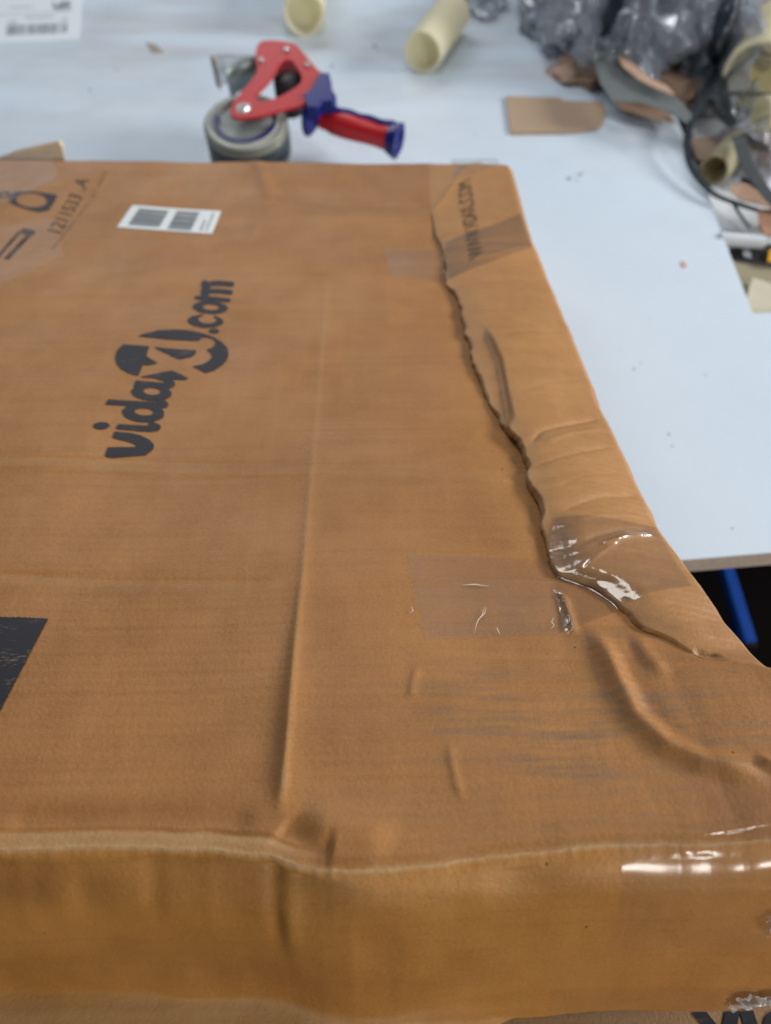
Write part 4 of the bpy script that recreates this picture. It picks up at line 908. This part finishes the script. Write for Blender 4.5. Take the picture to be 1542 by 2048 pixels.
# ------------------------------------------------------------------ foam tubes
M_DCREAM0 = simple("dirty_cream_foam", (0.56, 0.52, 0.38), 0.75, var=0.1)
M_CREAM = simple("cream_foam", (0.92, 0.89, 0.74), 0.75, var=0.03, scale=50, bump=0.0004); M_CREAM2 = simple("pale_cream_foam", (0.74, 0.72, 0.58), 0.7, var=0.06)
TUBES = []
def tube(pa, pb, wpx, lab, mat=M_CREAM, wall=0.12, group="cream foam tubes", zr=None, flat=1.0, lift=0.0, seg=48, name="foam_tube"):
    """pa: px of the near end centre, pb: px of the far end centre (both on the axis), wpx: width in px at the near end"""
    r_ = 0.04
    for _ in range(4):
        A = at_z(float(pa[0]), float(pa[1]), r_ + lift); r_ = wpx * scale_at(A) / 2
    r_v = r_ * flat
    A = at_z(float(pa[0]), float(pa[1]), r_v + lift); B = at_z(float(pb[0]), float(pb[1]), r_v + lift)
    d = (B - A); L_ = np.linalg.norm(d); d = d / L_; a_ = np.cross(d, [0, 0, 1.]); a_ /= np.linalg.norm(a_); b_ = np.array([0, 0, 1.])
    r = 1 - wall; vs = []; fs = []
    prof = [(r, L_), (r + .02, L_), (0.98, L_), (1, L_ - .001), (1, L_ * .66), (1, L_ * .33), (1, .001), (.98, 0), (r + .02, 0), (r, .001), (r, L_ * .5)]
    prof = prof[::-1]; m_ = len(prof)
    for i in range(seg):
        th = 2 * math.pi * i / seg; k = 1 + 0.02 * math.sin(3 * th + wpx)
        for q_, l_ in prof: vs.append(tuple((a_ * math.cos(th) * r_ + b_ * math.sin(th) * r_v) * q_ * k + d * l_))
    for i in range(seg):
        for j in range(m_): fs.append((i * m_ + j, ((i + 1) % seg) * m_ + j, ((i + 1) % seg) * m_ + (j + 1) % m_, i * m_ + (j + 1) % m_))
    o_ = mesh_obj(name, vs, fs, mat); smooth_by_angle(o_, 60); o_.location = tuple(A)
    bm = bmesh.new(); bm.from_mesh(o_.data); bmesh.ops.recalc_face_normals(bm, faces=bm.faces); bm.to_mesh(o_.data); bm.free()
    tag(o_, lab, "foam tube", group); TUBES.append(o_); return o_
tube((845, 105), (905, 25), 78, "long cream tube standing apart, its open end towards the brown card scrap")
tube((608, 28), (618, -70), 82, "short cream tube at the top edge above the tape dispenser")
tube((1515, 150), (1570, 40), 130, "large cream tube under the black straps at the right edge", lift=0.01)
tube((1520, 232), (1600, 226), 72, "small pale tube sticking in from the right between the straps", mat=M_CREAM2, lift=0.015)
def plug(o_):
    A = Vector(o_.data.vertices[0].co)            # solid foam filling set back inside the open end
    co = np.array([v.co[:] for v in o_.data.vertices]); m_ = len(co) // 48
    r_in = co.reshape(48, m_, 3)[:, 1]; c = r_in.mean(0); far = co.reshape(48, m_, 3)[:, -3]; dd = far.mean(0) - c; L_ = np.linalg.norm(dd)
    ring = (r_in - c) * 0.99; vs = [tuple(c + dd * 0.16 + p) for p in ring] + [tuple(c + dd * 0.22)]
    return mesh_obj("foam_filling", vs, [(i, (i + 1) % 48, 48) for i in range(48)], M_CREAM, o_)
for o_ in TUBES[:2]: plug(o_)
for m_ in (M_CREAM, M_CREAM2, M_DCREAM0):
    nt = m_.node_tree; P = nt.nodes["Principled BSDF"]; out = nt.nodes["Material Output"]
    tl_ = nt.nodes.new('ShaderNodeBsdfTranslucent'); mx_ = nt.nodes.new('ShaderNodeMixShader'); mx_.inputs[0].default_value = 0.55
    col_ = P.inputs['Base Color'].links[0].from_socket; nt.links.new(col_, tl_.inputs[0])
    nt.links.new(P.outputs[0], mx_.inputs[1]); nt.links.new(tl_.outputs[0], mx_.inputs[2]); nt.links.new(mx_.outputs[0], out.inputs[0])
# ------------------------------------------------------------------ loose flat scraps
def ragged(pts, n=6, amp=1.0, seed=1):
    out = []; rr = random.Random(seed)
    for i in range(len(pts)):
        a = np.array(pts[i], float); b = np.array(pts[(i + 1) % len(pts)], float)
        for k in range(n): out.append(tuple(a + (b - a) * k / n + np.array([rr.uniform(-1, 1), rr.uniform(-1, 1)]) * amp * (k > 0)))
    return out
def scrap(name, pts, mat, lab, cat, z=0.0, th=0.003, group=None, amp=0.8, seed=1, curl=0.0):
    P = [at_z(a, b, z + th) for a, b in ragged(pts, 5, amp, seed)]
    c = np.mean(P, 0); P = [p - c for p in P]
    zf = [curl * ((p[0] * 10) ** 2 + (p[1] * 6) ** 2) for p in P]
    n = len(P); vs = [(p[0], p[1], zz) for p, zz in zip(P, zf)] + [(p[0], p[1], zz - th) for p, zz in zip(P, zf)] + [(0, 0, 0), (0, 0, -th)]
    fs = [(i, (i + 1) % n, 2 * n) for i in range(n)] + [(n + (i + 1) % n, n + i, 2 * n + 1) for i in range(n)] + [(i, n + i, n + (i + 1) % n, (i + 1) % n) for i in range(n)]
    o_ = mesh_obj(name, vs, fs, mat, smooth=False); o_.location = (c[0], c[1], z + th)
    bm = bmesh.new(); bm.from_mesh(o_.data); bmesh.ops.recalc_face_normals(bm, faces=bm.faces); bm.to_mesh(o_.data); bm.free()
    tag(o_, lab, cat, group); return o_
M_SCR = simple("pale_kraft_card", (0.37, 0.265, 0.185), 0.75, var=0.07, scale=35, bump=0.0003)
scrap("cardboard_scrap", [(1011, 192), (1122, 195), (1126, 201), (1205, 204), (1210, 228), (1206, 245), (1192, 257), (1130, 264), (1022, 265)], M_SCR, "flat brown cardboard scrap with a notched top edge on the white bench", "cardboard scrap", th=0.004, amp=0.3)
scrap("paper_scrap", [(293, 84), (312, 90), (326, 103), (306, 105)], simple("brown_chip", (0.30, 0.24, 0.18), .8, var=.3), "tiny brown torn chip on the bench left of the dispenser", "paper scrap", th=0.0015)
scrap("paper_scrap", [(1362, 522), (1371, 525), (1374, 532), (1366, 535)], simple("orange_chip", (0.55, 0.30, 0.20), .8), "tiny orange crumb on the bare bench right of the box", "paper scrap", th=0.001)
M_DIRT = simple("black_crumb", (0.03, 0.035, 0.04), 0.8)
rr = random.Random(4)
bm = bmesh.new()
for (x_, y_, r_) in ((1138, 357, 4), (1160, 349, 3.5), (1154, 361, 2), (1148, 352, 1.5), (1166, 345, 1.5), (664, 132, 3), (1268, 738, 2), (1282, 726, 1.5), (1338, 868, 2), (1465, 1057, 1.5), (1345, 892, 1.5), (750, 92, 4), (757, 99, 2), (233, 140, 2), (880, 160, 1.5), (1240, 700, 1), (1300, 640, 1), (180, 180, 2.5), (950, 270, 1.3)):
    p = at_z(float(x_), float(y_), 0.0005); s_ = r_ * scale_at(p)
    g_ = bmesh.ops.create_icosphere(bm, subdivisions=1, radius=s_)['verts']
    for v in g_: v.co = Vector((v.co.x * rr.uniform(.7, 1.4), v.co.y * rr.uniform(.7, 1.4), v.co.z * .35)) + Vector(p)
cr = bm_obj("crumbs", bm, M_DIRT); tag(cr, "fine black crumbs and grit scattered over the white bench", "crumbs", kind='stuff')
# shipping label sheets at the top left
lp = at_z(80.0, 40.0, 0)
sheet = scrap("shipping_label", [(-160, -60), (168, -60), (157, 77), (80, 82), (-170, 92)], simple("white_label_sheet", (0.74, 0.80, 0.86), 0.4, var=0.02), "white shipping label sheet with printed barcodes lying at the far left of the bench", "label", th=0.0012, amp=0.2)
def px_rects(name, rects, mat, z, parent, kids=True):
    vs = []; fs = []
    for k, r4 in enumerate(rects):
        for (a, b) in r4: vs.append(tuple(at_z(float(a), float(b), z)))
        fs.append((4 * k + 3, 4 * k + 2, 4 * k + 1, 4 * k))
    o_ = mesh_obj(name, vs, fs, mat, None, smooth=False); o_.parent = parent; bpy.context.view_layer.update(); o_.matrix_parent_inverse = Matrix.Translation(parent.location).inverted(); return o_
rects = []; x_ = 13.0; rr = random.Random(12)
while x_ < 134:
    w_ = rr.choice([1.2, 2, 3, 4.5]); y0 = 50 - (x_ - 13) * 0.04
    rects.append([(x_ + 1.5, y0), (x_ + w_ + 1.5, y0), (x_ + w_, y0 + 20), (x_, y0 + 20)]); x_ += w_ + rr.choice([1.2, 1.8, 2.6])
px_rects("barcode", rects, M_GREYINK, 0.0016, sheet)
rects = []
for i in range(9):
    for j in range(5):
        if rr.random() < .62: rects.append([(106 + i * 4, 2 + j * 3.6), (110 + i * 4, 2 + j * 3.6), (109.5 + i * 4, 5.4 + j * 3.6), (105.5 + i * 4, 5.4 + j * 3.6)])
px_rects("printed_block", rects, M_GREYINK, 0.0016, sheet)
px_rects("printed_lines", [[(20, 14), (66, 12), (66, 14), (20, 16)], [(-40, 30), (140, 22), (140, 23.2), (-40, 31.2)], [(50, 34), (108, 32), (108, 35), (50, 37)], [(16, 42), (34, 41), (34, 45), (16, 46)], [(122, 37), (136, 36), (136, 40), (122, 41)]], simple("pale_grey_ink", (0.38, 0.42, 0.45), .6), 0.0016, sheet)
# ------------------------------------------------------------------ clutter at the far right
def lump(name, px, py, wpx, hpx, height, mat, lab, cat, seed, group=None, amp=0.35, freq=2.2, z0=0.0, res=6, sharp=1.0, ry=None):
    """crumpled heap: noise-folded dome on the bench; wpx, hpx footprint as seen"""
    c = at_z(float(px), float(py), z0); s_ = scale_at(c); rx_l = wpx * s_ / 2
    y1 = at_z(float(px), float(py) - hpx / 2, z0)[1]; y0 = at_z(float(px), float(py) + hpx / 2, z0)[1]; ry_l = ry if ry else (y1 - y0) / 2
    bm = bmesh.new(); bmesh.ops.create_icosphere(bm, subdivisions=res, radius=1)
    off = Vector((seed * 3.1, seed * 1.7, seed))
    for v in bm.verts:
        p = v.co.copy()
        n_ = mnoise.ridged_multi_fractal(p * freq + off, 0.9, 2.1, 4, 1.0, 2.0, noise_basis='BLENDER') * 0.22 if sharp else 0
        n2 = mnoise.noise(p * freq * 0.8 + off)
        k = 1 + amp * (n2 + n_ - 0.25)
        q_ = p * k; v.co = Vector((q_.x * rx_l, q_.y * ry_l, max(q_.z, -0.25) * height + 0.25 * height))
    o_ = bm_obj(name, bm, mat, None, smooth=True); o_.location = tuple(c); tag(o_, lab, cat, group); return o_
M_NAVY = simple("dark_grey_film", (0.012, 0.020, 0.036), 0.3, var=0.8, scale=14, bump=0.001, coat=0.1)
M_GREY = simple("grey_bubble_film", (0.13, 0.15, 0.155), 0.35, var=0.12, scale=15)
M_CLEAR = film("crumpled_clear_film", haze=0.34, hazecol=(0.50, 0.58, 0.70), rough=0.07, wscale=9, wr=0.006, gloss=2.0)
M_CLEARW = film("milky_clear_film", haze=0.5, hazecol=(0.55, 0.57, 0.64), rough=0.15, wscale=22, wr=0.010)
M_TAN = simple("tan_packing_paper", (0.42, 0.28, 0.20), 0.6, var=0.2, scale=18); M_BRN = simple("brown_packing_paper", (0.27, 0.175, 0.12), 0.65, var=0.25, scale=14)
lump("plastic_bag", 1235, 100, 210, 150, 0.13, M_NAVY, "dark blue-grey crumpled plastic bag at the left of the heap", "plastic bag", 3, "crumpled bags in the far heap")
lump("plastic_bag", 1365, 110, 125, 150, 0.15, M_NAVY, "dark crumpled plastic bag at the right of the heap, behind the straps", "plastic bag", 5, "crumpled bags in the far heap")
lump("clear_film", 1225, 112, 235, 165, 0.15, M_CLEAR, "shiny clear film wrapped over the left dark bag", "plastic film", 8, "clear films in the far heap", amp=0.5, freq=3)
lump("clear_film", 1370, 120, 150, 170, 0.17, M_CLEAR, "shiny clear film bunched over the right dark bag", "plastic film", 11, "clear films in the far heap", amp=0.5, freq=3)
lump("clear_film", 1108, 60, 120, 130, 0.07, M_CLEAR, "thin clear film spreading from the heap towards the cream tube", "plastic film", 15, "clear films in the far heap", amp=0.6, freq=3)
lump("clear_film", 1460, 60, 130, 150, 0.12, M_CLEARW, "milky clear film at the right of the heap beside the large cream tube", "plastic film", 19, "clear films in the far heap", amp=0.4)
lump("clear_film", 1122, 55, 62, 130, 0.075, M_CLEARW, "milky upright fold of clear film at the left end of the heap", "plastic film", 51, "clear films in the far heap", amp=0.4)
lump("plastic_bag", 1230, -8, 200, 40, 0.14, M_BLK, "black bag edge showing at the very top of the photo behind the heap", "plastic bag", 53, "crumpled bags in the far heap")
lump("clear_film", 960, 5, 90, 60, 0.03, M_CLEAR, "small clear film scrap behind the long cream tube", "plastic film", 23, "clear films in the far heap", amp=0.6)
lump("packing_paper", 1158, 150, 120, 50, 0.014, M_TAN, "pinkish tan crumpled paper under the left front of the heap", "packing paper", 27, "paper in the far heap", amp=0.3)
lump("packing_paper", 1330, 190, 160, 66, 0.024, M_BRN, "brown crumpled paper under the right front of the heap", "packing paper", 31, "paper in the far heap", amp=0.3)
def ribbon(name, pts, wpx, mat, lab, cat, zs, group=None, flat=True, th=0.0012, n=10):
    """strip through px points with heights zs; wpx half widths in px"""
    zz = np.interp(np.linspace(0, 1, len(pts)), np.linspace(0, 1, len(zs)), zs)
    P = [at_z(float(a), float(b), z) for (a, b), z in zip(pts, zz)]; P = smooth_curve(P, n); vs = []; fs = []
    N_ = len(P); c = P[0]
    for i, p in enumerate(P):
        t_ = P[min(i + 1, N_ - 1)] - P[max(i - 1, 0)]; t_ = t_ / (np.linalg.norm(t_) + 1e-9)
        side_ = np.cross(t_, [0, 0, 1.0]); side_ /= (np.linalg.norm(side_) + 1e-9)
        if not flat: side_ = side_ * 0.45 + np.array([0, 0, 0.9])
        up = np.cross(side_, t_); w_ = wpx * 1.25 * scale_at(p)
        for a, b in ((-1, 0), (1, 0), (1, -1), (-1, -1)): vs.append(tuple(p + side_ * w_ * a + up * th * b - c))
    for i in range(N_ - 1):
        for j in range(4): fs.append((i * 4 + j, i * 4 + (j + 1) % 4, (i + 1) * 4 + (j + 1) % 4, (i + 1) * 4 + j))
    fs += [(3, 2, 1, 0), ((N_ - 1) * 4, (N_ - 1) * 4 + 1, (N_ - 1) * 4 + 2, (N_ - 1) * 4 + 3)]
    o_ = mesh_obj(name, vs, fs, mat, smooth=False); o_.location = tuple(c)
    bm = bmesh.new(); bm.from_mesh(o_.data); bmesh.ops.recalc_face_normals(bm, faces=bm.faces); bm.to_mesh(o_.data); bm.free()
    tag(o_, lab, cat, group); return o_
scrap("packing_film", [(1188, 118), (1225, 98), (1262, 140), (1320, 175), (1365, 205), (1385, 232), (1372, 246), (1345, 226), (1285, 204), (1225, 202), (1200, 165)], M_GREY, "grey film strip lying diagonally in front of the heap", "plastic film", z=0.045, th=0.001, amp=1.0, curl=0.0)
scrap("packing_paper", [(1228, 200), (1290, 204), (1340, 228), (1352, 246), (1300, 236), (1240, 216)], M_TAN, "pale tan paper sliver below the grey film strip", "packing paper", z=0.012, th=0.001, group="paper in the far heap")
scrap("packing_paper", [(1234, 108), (1252, 116), (1278, 136), (1300, 156), (1335, 172), (1350, 190), (1320, 180), (1280, 160), (1245, 132)], M_TAN, "orange tan paper strip lying above the grey film strip", "packing paper", z=0.055, th=0.001, group="paper in the far heap")
# waste tray let into the bench, with scraps
tray = empty("waste_tray", (NB[0] + 0.25, NB[1] + 0.3, -0.10), "sunken waste tray at the right of the bench filled with scraps", "tray")
M_TRAY = simple("pale_grey_tray", (0.48, 0.52, 0.56), 0.6, var=0.1)
tb = [(NB[0] + 0.004, NB[1] + 0.004), (tabx - 0.01, rx_[1] + 0.004), (tabx - 0.01, NA2[1] - 0.004), (NA2[0] + 0.004, NA2[1] - 0.004)]
keep(slab("tray_floor", tb, -0.050, -0.046, simple("dark_tray_floor", (0.04, 0.04, 0.045), 0.7)), tray)
keep(slab("tray_wall", [tb[0], tb[1], (tb[1][0], tb[1][1] + .003), (tb[0][0] + .003, tb[0][1] + 0.003)], -0.046, -0.021, M_TRAY), tray)
keep(slab("tray_wall", [tb[3], tb[0], (tb[0][0] + .003, tb[0][1]), (tb[3][0] + .003, tb[3][1])], -0.046, -0.021, M_TRAY), tray)
Z0 = -0.030
M_WHITEP = simple("white_paper", (0.62, 0.68, 0.75), 0.6, var=0.05); M_DCREAM = M_DCREAM0
G = "scraps in the waste tray"
scrap("paper_sheet", [(1380, 240), (1470, 235), (1600, 300), (1600, 480), (1452, 500), (1420, 400), (1395, 330)], M_WHITEP, "large white paper lining the waste tray under the scraps", "paper", z=Z0, th=0.002, group=G)
scrap("foam_sheet", [(1462, 520), (1500, 530), (1600, 545), (1600, 640), (1500, 634), (1480, 585)], M_DCREAM, "greenish cream foam sheet in the near corner of the waste tray", "foam sheet", z=Z0 + 0.004, th=0.006, group=G)
scrap("foam_sheet", [(1505, 555), (1560, 572), (1600, 600), (1600, 640), (1512, 638), (1492, 600)], simple("grey_cream_foam", (0.50, 0.48, 0.38), .75), "smaller cream foam piece resting on the corner foam sheet", "foam sheet", z=Z0 + 0.014, th=0.004, group=G)
scrap("plastic_sheet", [(1455, 488), (1600, 492), (1600, 532), (1500, 520), (1470, 508)], simple("black_plastic_sheet", (0.012, 0.013, 0.014), .5), "black plastic sheet behind the corner foam sheet", "plastic sheet", z=Z0 + 0.012, th=0.002, group=G)
scrap("paper_scrap", [(1482, 484), (1500, 490), (1502, 516), (1488, 512)], simple("grey_tab", (0.30, 0.32, 0.36), .6), "small grey paper tab on the black plastic sheet", "paper scrap", z=Z0 + 0.016, th=0.001, group=G)
scrap("paper_scrap", [(1538, 500), (1560, 495), (1570, 525), (1536, 522)], simple("amber_tab", (0.62, 0.34, 0.02), .5), "amber yellow tab at the right edge on the black plastic", "paper scrap", z=Z0 + 0.018, th=0.002, group=G)
scrap("cardboard_scrap", [(1382, 276), (1460, 270), (1470, 300), (1440, 330), (1396, 318), (1386, 300)], simple("pink_tan_card", (0.42, 0.30, 0.24), .7, var=.2), "pinkish card scrap inside the strap loop at the far end of the tray", "cardboard scrap", z=Z0 + 0.012, th=0.003, group=G)
scrap("packing_paper", [(1455, 372), (1490, 365), (1530, 385), (1600, 410), (1600, 432), (1540, 415), (1480, 400)], M_TAN, "glossy copper tan tape strip across the tray", "packing paper", z=Z0 + 0.03, th=0.001, group=G)
scrap("cardboard_scrap", [(1516, 418), (1600, 420), (1600, 468), (1530, 470), (1520, 450)], simple("rust_card", (0.36, 0.20, 0.13), .7, var=.2), "rust brown card scrap near the right edge of the photo", "cardboard scrap", z=Z0 + 0.022, th=0.003, group=G)
scrap("cardboard_scrap", [(1490, 285), (1600, 262), (1600, 330), (1520, 325)], M_BRN, "brown card scrap under the small pale tube", "cardboard scrap", z=Z0 + 0.020, th=0.004, group=G)
tube((1428, 340), (1474, 292), 60, "dirty cream tube with its brown inside showing, inside the strap loop", mat=M_DCREAM, group="cream foam tubes", lift=Z0 + 0.004, wall=0.18)
tube((1528, 484), (1440, 478), 26, "thin white paper tube lying across the tray", mat=M_WHITEP, lift=Z0 + 0.018, wall=.2, group=G, name="paper_tube")['category'] = "paper tube"
lump("clear_film", 1490, 330, 85, 90, 0.05, M_CLEARW, "milky clear film bunched inside the strap loop", "plastic film", 41, z0=Z0, amp=.5)
lump("clear_film", 1480, 258, 60, 50, 0.05, M_CLEAR, "shiny clear film behind the strap loop", "plastic film", 43, z0=Z0, amp=.5)
M_STRAP = simple("black_strapping", (0.018, 0.026, 0.034), 0.35, var=0.15); SG = "black plastic straps"
ribbon("plastic_strap", [(1492, 78), (1455, 118), (1420, 165), (1392, 215), (1376, 265), (1376, 310), (1392, 350), (1425, 385), (1470, 405), (1518, 420)], 6.0, M_STRAP, "longest black strap, curving down round the waste tray in a wide loop", "strap", [0.07, 0.05, 0.035, 0.03, 0.02, 0.012, 0.01, 0.008], SG)
ribbon("plastic_strap", [(1600, 116), (1545, 108), (1512, 108), (1480, 130), (1440, 165), (1405, 205), (1380, 245)], 4.5, M_STRAP, "black strap arching over the large cream tube to the right edge", "strap", [0.09, 0.085, 0.06, 0.04, 0.03], SG)
ribbon("plastic_strap", [(1600, 188), (1540, 188), (1490, 186), (1450, 186)], 6.5, M_STRAP, "straight black strap running level to the right edge below the large tube", "strap", [0.06, 0.045], SG)
ribbon("plastic_strap", [(1446, 150), (1448, 185), (1455, 220), (1468, 250)], 7, M_STRAP, "short upright black strap between the loop and the small pale tube", "strap", [0.05, 0.02], SG)
ribbon("plastic_strap", [(1420, 198), (1430, 218), (1448, 238), (1462, 252)], 6, M_STRAP, "short slanting black strap end inside the loop", "strap", [0.03, 0.02], SG)
ribbon("plastic_strap", [(1478, 272), (1492, 320), (1518, 365), (1560, 415), (1600, 450)], 11, simple("slate_strap", (0.05, 0.058, 0.066), .5), "wide slate grey strap running down to the right inside the tray", "strap", [0.03, 0.02], SG)
ribbon("plastic_strap", [(1462, 398), (1480, 428), (1500, 455)], 2.6, M_STRAP, "thin dark strap tail ending on the white paper", "strap", [0.0, -0.015], SG)
ribbon("plastic_strap", [(1400, 150), (1425, 128), (1445, 108)], 9, M_STRAP, "broad black strap stub beside the heap", "strap", [0.05, 0.06], SG)
ribbon("plastic_strap", [(1484, 268), (1505, 280), (1530, 300)], 11, M_BLK, "thick black rubber offcut under the small pale tube", "strap", [0.02, 0.02], SG)
ribbon("plastic_strap", [(1482, 358), (1505, 366), (1530, 384)], 7, M_BLK, "short black curved offcut on the copper tan strip", "strap", [0.02, 0.015], SG)
